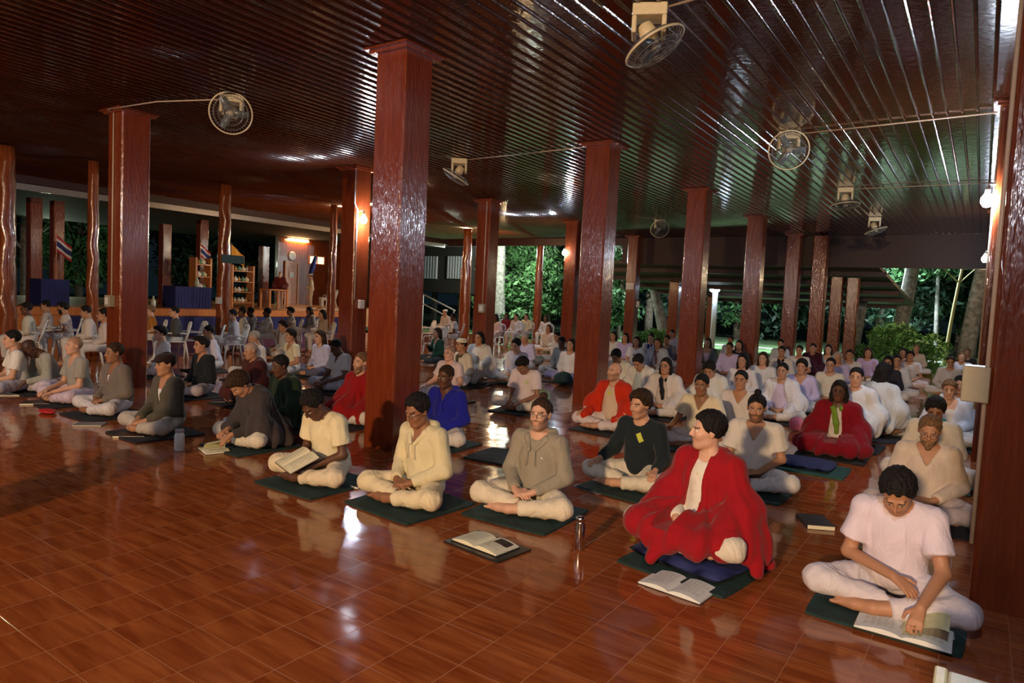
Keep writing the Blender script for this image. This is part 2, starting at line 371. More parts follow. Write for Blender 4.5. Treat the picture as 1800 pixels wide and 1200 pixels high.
tag(link('trim_8', mesh_from('trim_8', [(XL - .36, 2, 3.98), (XL - .36, 26, 3.98), (-32, 26, 3.95), (-32, 2, 3.95), (XL - .36, 2, 4.1), (XL - .36, 26, 4.1), (-32, 26, 4.07), (-32, 2, 4.07)],
    [(0, 1, 2, 3), (4, 7, 6, 5), (0, 4, 5, 1), (1, 5, 6, 2), (2, 6, 7, 3), (3, 7, 4, 0)]), plain('stage_roof', (0.02, 0.014, 0.012), 0.8)), kind='structure')
# stage back wall with panelling
wl = MB(); y = 17.2
while y < 24.4:
    wl.box((-27.12, y, 0.82), (-27.0, min(y + 0.145, 24.4), 4.5)); y += 0.15
wl.box((-27.3, 17.2, 0.82), (-27.12, 24.4, 4.5))
wl.F = wl.F; struct('wall_left', MB().box((-27.3, 20.0, 0.82), (-27.12, 24.4, 4.5)), M_PANEL)
y = 20.0; bd = MB()
while y < 24.35:
    bd.box((-27.118, y, 0.825), (-27.09, y + 0.142, 4.5)); y += 0.15
struct('trim_7', bd, M_PANEL)
struct('wall_back_blocker', MB().box((-27.3, 24.52, 0.0), (-22.7, 24.7, 4.0)), plain('dark_wall', (0.03, 0.02, 0.015), 0.8))  # end wall, lengthened out of view to keep garden light off the panelling
# ================================================================== figures: implicit surfaces meshed with surface nets
def axis(lo, hi, coarse, fine=None, zones=()):
    xs = [lo]
    while xs[-1] < hi:
        x = xs[-1]; st = coarse
        if fine:
            for a, b in zones:
                if a <= x < b: st = fine
                elif x < a < x + coarse: st = max(fine, a - x)
        xs.append(x + st)
    return np.array(xs, dtype=np.float32)
class Field:
    def __init__(s, xs, ys, zs):
        s.ax = (xs, ys, zs); s.d = np.full((len(xs), len(ys), len(zs)), 9.0, np.float32)
    def _sub(s, lo, hi):
        sl = []; cs = []
        for a, l, h in zip(s.ax, lo, hi):
            i0 = max(0, int(np.searchsorted(a, l)) - 1); i1 = min(len(a), int(np.searchsorted(a, h)) + 1)
            if i1 - i0 < 1: return None, None
            sl.append(slice(i0, i1)); cs.append(a[i0:i1])
        return tuple(sl), (cs[0][:, None, None], cs[1][None, :, None], cs[2][None, None, :])
    def _mix(s, sl, f, k):
        a = s.d[sl]
        if k > 0:
            h = np.maximum(k - np.abs(a - f), 0) / k; s.d[sl] = np.minimum(a, f) - h * h * k * 0.25
        else: s.d[sl] = np.minimum(a, f)
    @staticmethod
    def _cap(P, a, b, ra, rb):
        ab = [float(b[i] - a[i]) for i in range(3)]; L2 = sum(v * v for v in ab) + 1e-9
        q = [P[i] - float(a[i]) for i in range(3)]
        t = np.clip((q[0] * ab[0] + q[1] * ab[1] + q[2] * ab[2]) / L2, 0, 1)
        return np.sqrt((q[0] - t * ab[0]) ** 2 + (q[1] - t * ab[1]) ** 2 + (q[2] - t * ab[2]) ** 2) - (ra + (rb - ra) * t)
    def cap(s, a, b, ra, rb=None, k=0.03, cut=None):
        rb = ra if rb is None else rb; m = max(ra, rb) + k + 0.03
        sl, P = s._sub([min(a[i], b[i]) - m for i in range(3)], [max(a[i], b[i]) + m for i in range(3)])
        if sl is None: return
        f = s._cap(P, a, b, ra, rb)
        if cut is not None:      # flat end at b
            ab = np.array(b, float) - np.array(a, float); ab /= np.linalg.norm(ab)
            f = np.maximum(f, (P[0] - float(b[0])) * ab[0] + (P[1] - float(b[1])) * ab[1] + (P[2] - float(b[2])) * ab[2])
        s._mix(sl, f.astype(np.float32), k)
    def _ell(s, P, c, r, R):
        q = [P[i] - float(c[i]) for i in range(3)]
        if R is not None:
            q = [R[0, j] * q[0] + R[1, j] * q[1] + R[2, j] * q[2] for j in range(3)]
        k0 = np.sqrt((q[0] / r[0]) ** 2 + (q[1] / r[1]) ** 2 + (q[2] / r[2]) ** 2) + 1e-6
        k1 = np.sqrt((q[0] / r[0] ** 2) ** 2 + (q[1] / r[1] ** 2) ** 2 + (q[2] / r[2] ** 2) ** 2) + 1e-6
        return k0 * (k0 - 1) / k1
    def ell(s, c, r, k=0.03, R=None):
        m = max(r) + k + 0.03; sl, P = s._sub([c[i] - m for i in range(3)], [c[i] + m for i in range(3)])
        if sl is None: return
        s._mix(sl, s._ell(P, c, r, R).astype(np.float32), k)
    def carve_ell(s, c, r, k=0.01, R=None):
        m = max(r) + k + 0.03; sl, P = s._sub([c[i] - m for i in range(3)], [c[i] + m for i in range(3)])
        if sl is None: return
        f = -s._ell(P, c, r, R); a = s.d[sl]; h = np.maximum(k - np.abs(a - f), 0) / k
        s.d[sl] = np.maximum(a, f) + h * h * k * 0.25
    def P(s): return s.ax[0][:, None, None], s.ax[1][None, :, None], s.ax[2][None, None, :]
    def keep(s, f): s.d = np.maximum(s.d, f.astype(np.float32))
    def floor(s, z=0.0): s.keep(z - s.P()[2])
    def folds(s, amp, f=26.0, seed=0.0):
        x, y, z = s.P()
        w = np.sin(x * f * 1.1 + 2.2 * np.sin(z * f * .45 + seed) + seed) * np.sin(y * f * .9 + 1.7 * np.sin(x * f * .4 + seed * 2) + z * f * .55)
        s.d += (amp * w).astype(np.float32)
    def mesh(s):
        d = s.d; ins = d < 0; nx, ny, nz = d.shape
        C = ins.astype(np.int8)
        S = sum(C[i:nx - 1 + i, j:ny - 1 + j, k:nz - 1 + k] for i in (0, 1) for j in (0, 1) for k in (0, 1))
        act = (S > 0) & (S < 8); I, J, K = np.nonzero(act)
        if len(I) == 0: return None, None
        idm = np.full(act.shape, -1, np.int32); idm[I, J, K] = np.arange(len(I))
        acc = np.zeros((len(I), 3)); cnt = np.zeros(len(I)); X, Y, Z = s.ax
        cor = [(i, j, k) for i in (0, 1) for j in (0, 1) for k in (0, 1)]
        val = {c: d[I + c[0], J + c[1], K + c[2]] for c in cor}
        pos = {c: np.stack([X[I + c[0]], Y[J + c[1]], Z[K + c[2]]], 1) for c in cor}
        for a in cor:
            for ax in range(3):
                if a[ax]: continue
                b = list(a); b[ax] = 1; b = tuple(b); va, vb = val[a], val[b]; m = (va < 0) != (vb < 0)
                t = np.where(m, va / np.where(m, va - vb, 1), 0)[:, None]
                acc += np.where(m[:, None], pos[a] + (pos[b] - pos[a]) * t, 0); cnt += m
        V = acc / cnt[:, None]; F = []
        def quads(m, off, flip):
            i, j, k = np.nonzero(m)
            if not len(i): return
            i += off[0]; j += off[1]; k += off[2]; return i, j, k
        for ax in range(3):
            sl0 = [slice(1, -1)] * 3; sl0[ax] = slice(0, -1); sl1 = [slice(1, -1)] * 3; sl1[ax] = slice(1, None)
            A = ins[tuple(sl0)]; B = ins[tuple(sl1)]; m = A != B; i, j, k = np.nonzero(m); fl = A[i, j, k]
            o = [1, 1, 1]; o[ax] = 0; i = i + o[0]; j = j + o[1]; k = k + o[2]
            if ax == 0: q = [idm[i, j - 1, k - 1], idm[i, j, k - 1], idm[i, j, k], idm[i, j - 1, k]]
            elif ax == 1: q = [idm[i - 1, j, k - 1], idm[i - 1, j, k], idm[i, j, k], idm[i, j, k - 1]]
            else: q = [idm[i - 1, j - 1, k], idm[i, j - 1, k], idm[i, j, k], idm[i - 1, j, k]]
            q = np.stack(q, 1); q = np.where(fl[:, None], q, q[:, ::-1]); F.append(q)
        F = np.concatenate(F); F = F[(F >= 0).all(1)]
        # light relaxation keeps the net even
        nb = np.zeros_like(V); c = np.zeros(len(V))
        for a, b in ((0, 1), (1, 2), (2, 3), (3, 0)):
            np.add.at(nb, F[:, a], V[F[:, b]]); np.add.at(c, F[:, a], 1); np.add.at(nb, F[:, b], V[F[:, a]]); np.add.at(c, F[:, b], 1)
        V = V * 0.5 + 0.5 * nb / np.maximum(c, 1)[:, None]
        return V.astype(np.float32), F.astype(np.int32)
def np_mesh(name, V, F, col=None):
    me = bpy.data.meshes.new(name); nv, nf = len(V), len(F); k = F.shape[1]
    me.vertices.add(nv); me.vertices.foreach_set('co', V.astype(np.float32).ravel())
    me.loops.add(nf * k); me.loops.foreach_set('vertex_index', F.astype(np.int32).ravel())
    me.polygons.add(nf); me.polygons.foreach_set('loop_start', np.arange(0, nf * k, k, dtype=np.int32))
    me.polygons.foreach_set('use_smooth', np.ones(nf, dtype=bool)); me.update(calc_edges=True)
    if col is not None:
        a = me.color_attributes.new('col', 'FLOAT_COLOR', 'POINT'); c = np.ones((nv, 4), np.float32); c[:, :3] = col; a.data.foreach_set('color', c.ravel())
    return me
def rx(a): c, s = math.cos(a), math.sin(a); return np.array([[1, 0, 0], [0, c, -s], [0, s, c]])
def ry(a): c, s = math.cos(a), math.sin(a); return np.array([[c, 0, s], [0, 1, 0], [-s, 0, c]])
def rz(a): c, s = math.cos(a), math.sin(a); return np.array([[c, -s, 0], [s, c, 0], [0, 0, 1]])
def v3(*a): return np.array(a, float)
D2R = math.pi / 180
SKIN = {'p': (0.62, 0.36, 0.25), 'l': (0.55, 0.30, 0.19), 'm': (0.42, 0.21, 0.12), 'b': (0.27, 0.125, 0.065), 'd': (0.11, 0.048, 0.028)}
HAIRC = {'k': (0.010, 0.008, 0.008), 'b': (0.035, 0.018, 0.010), 'l': (0.16, 0.09, 0.045), 'g': (0.33, 0.30, 0.27), 'w': (0.50, 0.46, 0.40)}
# ------------------------------------------------------------------ pose: every joint in person space, facing -Y
class Pose:
    def __init__(s, o):
        p = s.kind = o.get('pose', 'cross'); sg = (1, -1)
        lean = o.get('lean', 4) * D2R; tw = o.get('tw', 0) * D2R
        s.pz = {'cross': 0.125, 'kneel': 0.24, 'chair': 0.52, 'stand': 0.95}[p]; s.pel = v3(0, 0.02, s.pz)
        s.RT = rz(tw) @ rx(lean) @ ry(o.get('roll', 0) * D2R)
        s.T = lambda v: s.pel + s.RT @ (v3(*v) - v3(0, 0, 0.12))          # torso coordinates are written for a floor sitter
        if p == 'cross':
            s.hip = [v3(g * .095, 0, .12) for g in sg]; s.knee = [v3(.365, -.27, .115), v3(-.365, -.29, .12)]
            s.ank = [v3(-.06, -.36, .055), v3(.07, -.27, .065)]; s.toe = [v3(-.235, -.33, .035), v3(.24, -.30, .04)]
        elif p == 'kneel':
            s.hip = [v3(g * .09, .02, .23) for g in sg]; s.knee = [v3(g * .13, -.38, .09) for g in sg]
            s.ank = [v3(g * .09, .08, .05) for g in sg]; s.toe = [v3(g * .06, .24, .035) for g in sg]
        elif p == 'chair':
            s.hip = [v3(g * .095, 0, .51) for g in sg]; s.knee = [v3(g * .13, -.42, .52) for g in sg]
            s.ank = [v3(g * .13, -.40, .09) for g in sg]; s.toe = [v3(g * .15, -.58, .035) for g in sg]
        else:
            s.hip = [v3(g * .095, .01, .92) for g in sg]; s.knee = [v3(g * .10, -.02, .50) for g in sg]
            s.ank = [v3(g * .10, .02, .09) for g in sg]; s.toe = [v3(g * .13, -.16, .035) for g in sg]
        s.sho = [s.T((g * .172, .0, .535)) for g in sg]
        arms = o.get('arms', 'lap'); s.elb = []; s.wri = []; s.hd = []; s.hn = []
        base = s.pz - .125
        for i, g in enumerate(sg):
            a = arms if isinstance(arms, str) else arms[i]
            if a == 'lap': e = s.T((g * .255, -.02, .275)); w = v3(g * .075, -.235, .175 + base); d = v3(-g * .86, -.30, -.12); n = v3(0, -.25, 1)
            elif a == 'in': e = s.T((g * .235, .0, .28)); w = v3(g * .06, -.20, .17 + base); d = v3(-g * .9, -.15, -.2); n = v3(0, -.25, 1)
            elif a == 'deep': e = s.T((g * .24, -.06, .27)); w = v3(g * .07, -.31, .15 + base); d = v3(-g * .7, -.6, -.15); n = v3(0, -.25, 1)
            elif a == 'knees': e = s.T((g * .27, -.06, .30)); w = v3(g * .30, -.24, .215 + base); d = v3(g * .25, -.85, -.25); n = v3(0, -.1, 1)
            elif a == 'fore': e = s.T((g * .23, -.10, .25)); w = v3(g * .10, -.36, .16 + base); d = v3(-g * .35, -.9, -.35); n = v3(-g * .2, -.3, 1)
            elif a == 'reach': e = s.T((g * .25, -.16, .30)); w = v3(g * .17, -.46, .16 + base); d = v3(-g * .15, -.75, -.65); n = v3(0, -.65, .7)
            elif a == 'cross': e = s.T((g * .24, -.08, .27)); w = v3(-g * .02, -.30, .24 + base); d = v3(-g * .8, -.45, -.35); n = v3(0, -.3, 1)
            elif a == 'up': e = s.T((g * .25, -.08, .33)); w = s.T((g * .07, -.26, .46)); d = v3(-g * .5, -.2, .6); n = v3(0, -1, .2)
            else: e = s.T((g * .22, .02, .26)); w = s.T((g * .21, -.06, .02)); d = v3(0, -.1, -1); n = v3(g, 0, 0)
            s.elb.append(e); s.wri.append(w); s.hd.append(d / np.linalg.norm(d)); s.hn.append(n / np.linalg.norm(n))
        hp = o.get('hp', 4) * D2R; hy = o.get('ht', 0) * D2R
        s.neck = s.T((0, .015, .60))
        s.RH = s.RT @ rz(hy) @ rx(hp - lean * .6)
        s.hc = s.neck + s.RH @ v3(0, -.035, .155); s.hs = 1.0
        s.H = lambda v: s.hc + s.RH @ v3(*v)
def body_field(f, s, fine, fingers=True):
    T, H = s.T, s.H
    # trunk
    f.ell(T((0, .01, .14)), (.155, .115, .115), .05, s.RT); f.ell(T((0, 0, .27)), (.135, .095, .13), .06, s.RT)
    f.ell(T((0, .0, .43)), (.155, .105, .15), .06, s.RT); f.cap(s.sho[0], s.sho[1], .05, k=.05)
    f.cap(T((0, .01, .585)), s.sho[0], .045, .05, .05); f.cap(T((0, .01, .585)), s.sho[1], .045, .05, .05)
    f.cap(T((0, .012, .56)), H((0, .02, -.05)), .056, .054, .03)
    # legs and feet
    for i in (0, 1):
        f.cap(s.hip[i], s.knee[i], .085, .060, .04); f.cap(s.knee[i], s.ank[i], .058, .038, .03)
        m = s.ank[i] * .45 + s.toe[i] * .55
        f.cap(s.ank[i], m, .036, .034, .02); f.cap(m, s.toe[i], .036, .026, .015)
        if fine:
            dv = s.toe[i] - s.ank[i]; dv = dv / np.linalg.norm(dv); sd = np.cross(dv, (0, 0, 1)); sd /= np.linalg.norm(sd) + 1e-9
            for q, rr in zip((-2, -1, 0, 1, 2), (.013, .010, .010, .009, .008)):
                f.cap(s.toe[i] + sd * q * .014, s.toe[i] + sd * q * .015 + dv * (.036 - abs(q + 2) * .004), rr, rr * .9, .006)
    # arms
    for i in (0, 1):
        f.cap(s.sho[i], s.elb[i], .050, .038, .03); f.cap(s.elb[i], s.wri[i], .039, .027, .02)
        d, n = s.hd[i], s.hn[i]; n = n - d * n.dot(d); n /= np.linalg.norm(n); t = np.cross(n, d); g = (1, -1)[i]
        t = t * (-g)                                     # towards the thumb
        w = s.wri[i]
        for o_ in (-.022, 0, .022): f.cap(w + d * .02 + t * o_ * .6, w + d * .085 + t * o_, .017, .015, .012)
        if fingers:
            curl = .55
            for q, ln in zip((-.030, -.010, .010, .029), (.052, .066, .072, .064)):
                a = w + d * .090 + t * q; b = a + (d * .9 - n * curl * .35) * ln * .55; c = b + (d * .62 - n * curl) * ln * .5
                f.cap(a, b, .0095, .009, .004); f.cap(b, c, .009, .0075, .003)
            a = w + d * .028 + t * .030; b = a + d * .030 + t * .026; c = b + d * .034 + t * .004
            f.cap(a, b, .0135, .0115, .008); f.cap(b, c, .011, .009, .003)
        else: f.cap(w + d * .08, w + d * .15 - n * .02, .022, .014, .01)
    # head
    f.ell(H((0, .018, .030)), (.077, .096, .092), .02, s.RH); f.ell(H((0, -.032, -.035)), (.060, .064, .078), .035, s.RH)
    f.cap(H((0, -.070, -.100)), H((0, -.060, -.098)), .021, k=.03)
    f.cap(H((-.045, -.005, -.075)), H((-.02, -.062, -.098)), .018, .016, .03); f.cap(H((.045, -.005, -.075)), H((.02, -.062, -.098)), .018, .016, .03)
    if fine:
        for g in (1, -1): f.carve_ell(H((g * .031, -.105, .008)), (.021, .020, .014), .012, s.RH)
        f.cap(H((-.036, -.080, .027)), H((.036, -.080, .027)), .0105, k=.012)
        for g in (1, -1): f.ell(H((g * .031, -.078, .006)), (.0145, .0135, .0125), .003, s.RH); f.ell(H((g * .036, -.062, -.028)), (.024, .026, .024), .02, s.RH)
        f.cap(H((0, -.088, .022)), H((0, -.112, -.022)), .0075, .0105, .010); f.cap(H((-.012, -.098, -.028)), H((.012, -.098, -.028)), .0085, k=.006)
        f.cap(H((-.018, -.087, -.058)), H((.018, -.087, -.058)), .0075, k=.005); f.cap(H((-.014, -.085, -.069)), H((.014, -.085, -.069)), .008, k=.005)
    else:
        f.cap(H((0, -.085, .020)), H((0, -.108, -.024)), .008, .012, .012)
        f.cap(H((-.016, -.082, -.063)), H((.016, -.082, -.063)), .010, k=.01)
    for g in (1, -1): f.ell(H((g * .079, .012, -.004)), (.011, .020, .031), .008, s.RH)
def skin_colors(V, s, sk, hairc, res, stubble=0.0, buzz=False):
    base = np.array(SKIN[sk]); col = np.tile(base, (len(V), 1)).astype(np.float32)
    q = (V - s.hc) @ s.RH; x, y, z = np.abs(q[:, 0]), q[:, 1], q[:, 2]
    inh = (np.linalg.norm(q, axis=1) < .16)
    pad = max(0, (res - .005)) * .5
    lip = inh & (x < .024) & (z < -.052 + pad) & (z > -.074 - pad) & (y < -.080)
    col[lip] = base * .72 + np.array((.16, .02, .02)) * .5
    brow = inh & (x > .012) & (x < .050) & (z > .023 - pad) & (z < .033 + pad) & (y < -.055); col[brow] = np.array(HAIRC[hairc]) * .8 + base * .12
    e = inh & (((x - .031) / (.0155 + pad)) ** 2 + ((z - .006) / (.0075 + pad)) ** 2 < 1) & (y < -.072)
    col[e] = np.array((.62, .58, .54)) if res < .007 else base * .35
    if res < .007:
        ir = e & ((x - .031) ** 2 + (z - .006) ** 2 < .0062 ** 2); col[ir] = (.03, .018, .012)
        lid = e & (z > .0105); col[lid] = base * .35
    if stubble:
        st = inh & (z < -.035 + .6 * np.maximum(0, x - .03)) & (y < .0) & ~lip & (z > -.14); col[st] = col[st] * (1 - stubble) + np.array(HAIRC[hairc]) * stubble
    if buzz:
        hl = inh & (z > -.005 - .72 * y + .012) ; col[hl] = col[hl] * .45 + np.array(HAIRC[hairc]) * .55
    return col
def shirt_field(f, s, o, grow, sleeve, hem=.10):
    T = s.T; g_ = grow
    f.ell(T((0, .0, .16)), (.165 + g_, .125 + g_, .10), .06, s.RT); f.ell(T((0, -.005, .27)), (.150 + g_, .112 + g_, .14), .07, s.RT)
    f.ell(T((0, .0, .42)), (.162 + g_ * .8, .115 + g_ * .8, .155), .06, s.RT); f.cap(s.sho[0], s.sho[1], .058 + g_ * .5, k=.05)
    for i in (0, 1):
        f.cap(T((0, .012, .575)), s.sho[i], .052, .058 + g_ * .3, .04)
        if sleeve == 'short':
            e = s.sho[i] * .30 + s.elb[i] * .70; f.cap(s.sho[i], e, .062 + g_ * .5, .070 + g_ * .6, .03, cut=1)
        else:
            f.cap(s.sho[i], s.elb[i], .060 + g_ * .6, .054 + g_ * .8, .03)
            w = s.elb[i] * .08 + s.wri[i] * .92; f.cap(s.elb[i], w, .054 + g_ * .8, .036 + g_ * .6, .02, cut=1)
def local(s, P, c=None, R=None):
    c = s.neck if c is None else c; R = s.RT if R is None else R
    q = [P[i] - float(c[i]) for i in range(3)]
    return [R[0, j] * q[0] + R[1, j] * q[1] + R[2, j] * q[2] for j in range(3)]
def make_person(o, tier):
    s = Pose(o); kind = s.kind
    zt = s.hc[2] + .20; lo = v3(-.52, -.66, -.01); hi = v3(.52, .36, zt + .04)
    if kind in ('chair', 'stand'): lo = v3(-.40, -.70, -.01); hi = v3(.40, .30, zt + .04)
    coarse, fine = {'A': (.0095, .0048), 'B': (.014, .0085), 'C': (.019, .012)}[tier]
    hx, hy_, hz = s.hc
    zones_x = [(min(hx, 0) - .12, max(hx, 0) + .12)]; zones_y = [(hy_ - .14, hy_ + .06)]; zones_z = [(hz - .13, hz + .10), (s.pz - .08, s.pz + .14)]
    if tier == 'A': zones_y = [(min(-.46, hy_ - .14), max(-.2, hy_ + .06))]
    xs = axis(lo[0], hi[0], coarse, fine, zones_x); ys = axis(lo[1], hi[1], coarse, fine, zones_y); zs = axis(lo[2], hi[2], coarse, fine, zones_z)
    f = Field(xs, ys, zs); body_field(f, s, tier == 'A', tier != 'C'); f.floor(.012)
    V, F = f.mesh()
    hc = o.get('hc', 'k'); col = skin_colors(V, s, o.get('sk', 'l'), hc, fine, o.get('stub', 0), o.get('hair') == 'buzz')
    parts = [('person', V, F, M_SKIN, col)]
    cs = {'A': .0115, 'B': .017, 'C': .022}[tier]
    top = o.get('top', 'long'); tc = o.get('tc', (.6, .58, .55)); fold = {'A': .0045, 'B': .004, 'C': 0}[tier]; seed = o['seed']
    def grid(lo_, hi_, c): return Field(axis(lo_[0], hi_[0], c), axis(lo_[1], hi_[1], c), axis(lo_[2], hi_[2], c))
    # trousers
    if top not in ('cape_closed',) or tier == 'A':
        g = grid(lo, (hi[0], hi[1], s.pz + .32), cs)
        g.ell(s.pel + v3(0, .01, .01), (.178, .135, .11), .05)
        for i in (0, 1):
            g.cap(s.hip[i], s.knee[i], .100, .078, .04)
            cutp = .80 if kind in ('cross',) else .93
            e = s.knee[i] * (1 - cutp) + s.ank[i] * cutp; g.cap(s.knee[i], e, .078, .058, .03, cut=1)
        g.floor(.008)
        if fold: g.folds(fold * 1.3, 30, seed + 3); g.folds(fold * .6, 62, seed)
        g.floor(.008)
        Vt, Ft = g.mesh(); parts.append(('trousers', Vt, Ft, cloth(o.get('lc', (.62, .58, .55))), None))
    # top garment
    g = grid((lo[0], lo[1], s.pz - .10), (hi[0], hi[1], s.neck[2] + .09), cs)
    grow = o.get('grow', .012); sleeve = 'short' if top == 'tee' else 'long'
    shirt_field(g, s, o, grow, sleeve)
    if o.get('long_hem'): g.ell(s.pel + v3(0, -.06, .0), (.20, .20, .09), .06)
    if fold: g.folds(fold, 24, seed)
    q = local(s, g.P()); x, y, z = q
    nk = o.get('neck', 'round')
    # neck opening: round scoop or V, cut only in the collar zone
    r = np.sqrt((x / .078) ** 2 + ((y + .022) / .075) ** 2 + ((z + .005) / .062) ** 2) - 1
    cut = -r * .06
    if nk == 'v' or nk == 'open':
        dep = .16 if nk == 'v' else o.get('opend', .30); wdt = .55 if nk == 'v' else .22
        vv = np.maximum(np.maximum(np.abs(x) - (z + dep) * wdt, y + .035), -(z + dep))
        cut = np.maximum(cut, -vv)
    g.d = np.maximum(g.d, cut.astype(np.float32))
    if top != 'none':
        Vs, Fs = g.mesh(); nm = {'tee': 'shirt', 'long': 'shirt', 'hood': 'hooded_sweatshirt', 'jacket': 'jacket', 'cape': 'shirt', 'cape_closed': 'shirt'}[top]
        parts.append((nm, Vs, Fs, cloth(tc), None))
    if top in ('jacket', 'hood') and nk == 'open':      # undershirt seen in the opening
        g = grid((-.25, -.3, s.pz), (.25, .25, s.neck[2] + .05), cs)
        g.ell(s.T((0, .0, .27)), (.142, .106, .14), .06, s.RT); g.ell(s.T((0, .0, .42)), (.156, .110, .145), .06, s.RT)
        q = local(s, g.P()); r = np.sqrt((q[0] / .07) ** 2 + ((q[1] + .022) / .07) ** 2 + ((q[2] + .0) / .06) ** 2) - 1
        g.d = np.maximum(g.d, (-r * .06).astype(np.float32)); Vu, Fu = g.mesh(); parts.append(('undershirt', Vu, Fu, cloth(o.get('uc', (.7, .68, .66))), None))
    if top == 'hood':
        g = grid((-.26, -.28, s.neck[2] - .2), (.26, .26, s.neck[2] + .16), cs * .8)
        T = s.T
        g.cap(T((-.085, .055, .60)), T((.085, .055, .60)), .042, k=.03); g.cap(T((0, .085, .57)), T((0, .10, .50)), .06, .045, .04)
        for q_ in (1, -1): g.cap(T((q_ * .088, .05, .60)), T((q_ * .085, -.05, .565)), .034, .026, .03); g.cap(T((q_ * .085, -.05, .565)), T((q_ * .028, -.125, .485)), .026, .017, .03)
        if fold: g.folds(.003, 40, seed)
        Vh, Fh = g.mesh(); parts.append(('hood', Vh, Fh, cloth(tc), None))
        if tier == 'A':
            mb = MB()
            for q_ in (1, -1): mb.tube([T((q_ * .035, -.140, .475)), T((q_ * .037, -.152, .42)), T((q_ * .04, -.153, .36))], .0032, 6)
            parts.append(('drawstring', mb, None, cloth(tc), None))
    if top in ('cape', 'cape_closed'):
        cc = o.get('cc', (.6, .58, .56)); T = s.T; gz = s.pz - .125; sp = o.get('spread', .64)
        drop = o.get('drop', 0)
        cs = min(cs, .0145); g = Field(axis(-.62, .62, cs), axis(-.58, .42, cs), axis(-drop - .02, s.neck[2] + .10, cs))
        for i, q_ in enumerate((1, -1)):
            a = T((q_ * .10, .02, .56)); b = s.elb[i] + v3(q_ * .015, 0, 0); c = v3(q_ * .40 * sp, -.10, .10 + gz); d = v3(q_ * .36 * sp, .10, .05 + gz)
            g.cap(a, s.sho[i], .07, .078, .05); g.cap(s.sho[i], b, .080, .098, .06); g.cap(b, c, .11, .09, .08); g.cap(b, d, .11, .07, .08); g.cap(T((0, .05, .50)), d, .10, .07, .08)
            g.cap(b, v3(q_ * .27 * sp, -.30, .16 + gz), .09, .06, .07)
            if o.get('over_knees', 1): g.cap(b, s.knee[i] * v3(.86, .95, 1), .09, .098, .08); g.cap(s.elb[i], s.wri[i], .075, .060, .05)
        if o.get('apron'): g.cap(v3(-.28, -.35, .12), v3(.20, -.37, .11), .108, .098, .06); g.cap(v3(-.06, -.27, .155), v3(.06, -.27, .155), .11, k=.06); g.cap(v3(-.05, -.36, .12), v3(-.10, -.47, -drop + .06), .08, .045, .06)
        if drop:
            for q_ in (1, -1): g.cap(v3(q_ * .36, .0, .12), v3(q_ * .45, -.10, -drop + .05), .085, .045, .06); g.cap(v3(q_ * .36, .0, .12), v3(q_ * .40, .12, -drop + .05), .085, .05, .06)
        g.ell(T((0, .005, .42)), (.195, .158, .20), .06, s.RT); g.ell(T((0, .0, .24)), (.19, .158, .17), .06, s.RT); g.ell(s.pel + v3(0, .06, .02), (.26, .20, .14), .08)
        g.cap(T((-.07, .05, .605)), T((.07, .05, .605)), .04, k=.05)
        if o.get('over_knees', 1) and top == 'cape_closed': g.cap(v3(.24 * sp, -.34, .13 + gz), v3(-.24 * sp, -.34, .13 + gz), .075, k=.08); (g.cap(T((0, -.1, .3)), v3(0, -.33, .17 + gz), .13, .12, .08) if top == 'cape_closed' else g.cap(v3(0, -.16, .14 + gz), v3(0, -.30, .10 + gz), .08, .06, .06))
        if fold or tier == 'C':
            x, y, z = g.P(); an = np.arctan2(x, y + .02); rr = np.clip(.62 - z, 0, .6)
            g.d += (np.sin(an * 15 + seed + 1.5 * np.sin(z * 7)) * .022 * rr + np.sin(an * 27 + 2 * seed + z * 5) * .009 * rr).astype(np.float32)
        x, y, z = local(s, g.P())
        r = np.sqrt((x / .070) ** 2 + ((y + .02) / .078) ** 2 + ((z + .005) / .07) ** 2) - 1; cut = -r * .07
        if top == 'cape':
            ow = o.get('ow', .20); dep = o.get('opend', .52)
            xo = x - o.get('ox', 0) * (-z)
            vv = np.maximum(np.maximum(np.abs(xo) - .045 - np.clip(-z, 0, 1) * ow + np.clip(-z - .3, 0, 1) * ow * 1.2, y + .04 + z * .0), -(z + dep))
            cut = np.maximum(cut, -vv)
        g.d = np.maximum(g.d, cut.astype(np.float32)); g.floor(.006 - drop)
        Vc, Fc = g.mesh(); parts.append(('shawl', Vc, Fc, cloth(cc), None))
    # hair and beard
    H = s.H; hair = o.get('hair', 'short'); hcol = HAIRC[hc]
    if hair not in ('bald', 'buzz'):
        hf = max(.0055, fine * .9); low = -.17 if hair in ('short', 'messy', 'bun', 'knot', 'cap', 'hat') else -.42
        c = s.hc; g = Field(axis(c[0] - .26, c[0] + .26, hf), axis(c[1] - .26, c[1] + .26, hf), axis(c[2] + low - .02, c[2] + .24, hf))
        vol = o.get('vol', 0.0)
        g.ell(H((0, .024, .040 + vol * .5)), (.086 + vol, .104 + vol, .096 + vol), .02, s.RH)
        if hair == 'messy': g.ell(H((0, -.03, .098)), (.072, .070, .042), .03, s.RH); g.ell(H((.0, .05, .02)), (.095, .09, .085), .02, s.RH)
        P = g.P(); x, y, z = local(s, P, s.hc, s.RH)
        tuft = np.sin(x * 130 + 3 * np.sin(z * 55 + seed)) * np.sin(y * 95 + z * 60 + seed) + .6 * np.sin(x * 210 + y * 170 + 2 * seed)
        g.d += ((.0048 if hair == 'messy' else .0032) * tuft).astype(np.float32)
        hl = o.get('hl', 0.0)
        keep = np.maximum((-.010 + hl - .74 * y - z) * .8, (-.030 - z) - 0.9 * np.clip(y - .01, 0, 1))
        front = (.004 + hl + .007 * np.sin(x * 130 + seed) + 1.75 * np.clip(-.018 - y, 0, .048) - .25 * np.clip(np.abs(x) - .03, 0, .05) - z) * .7
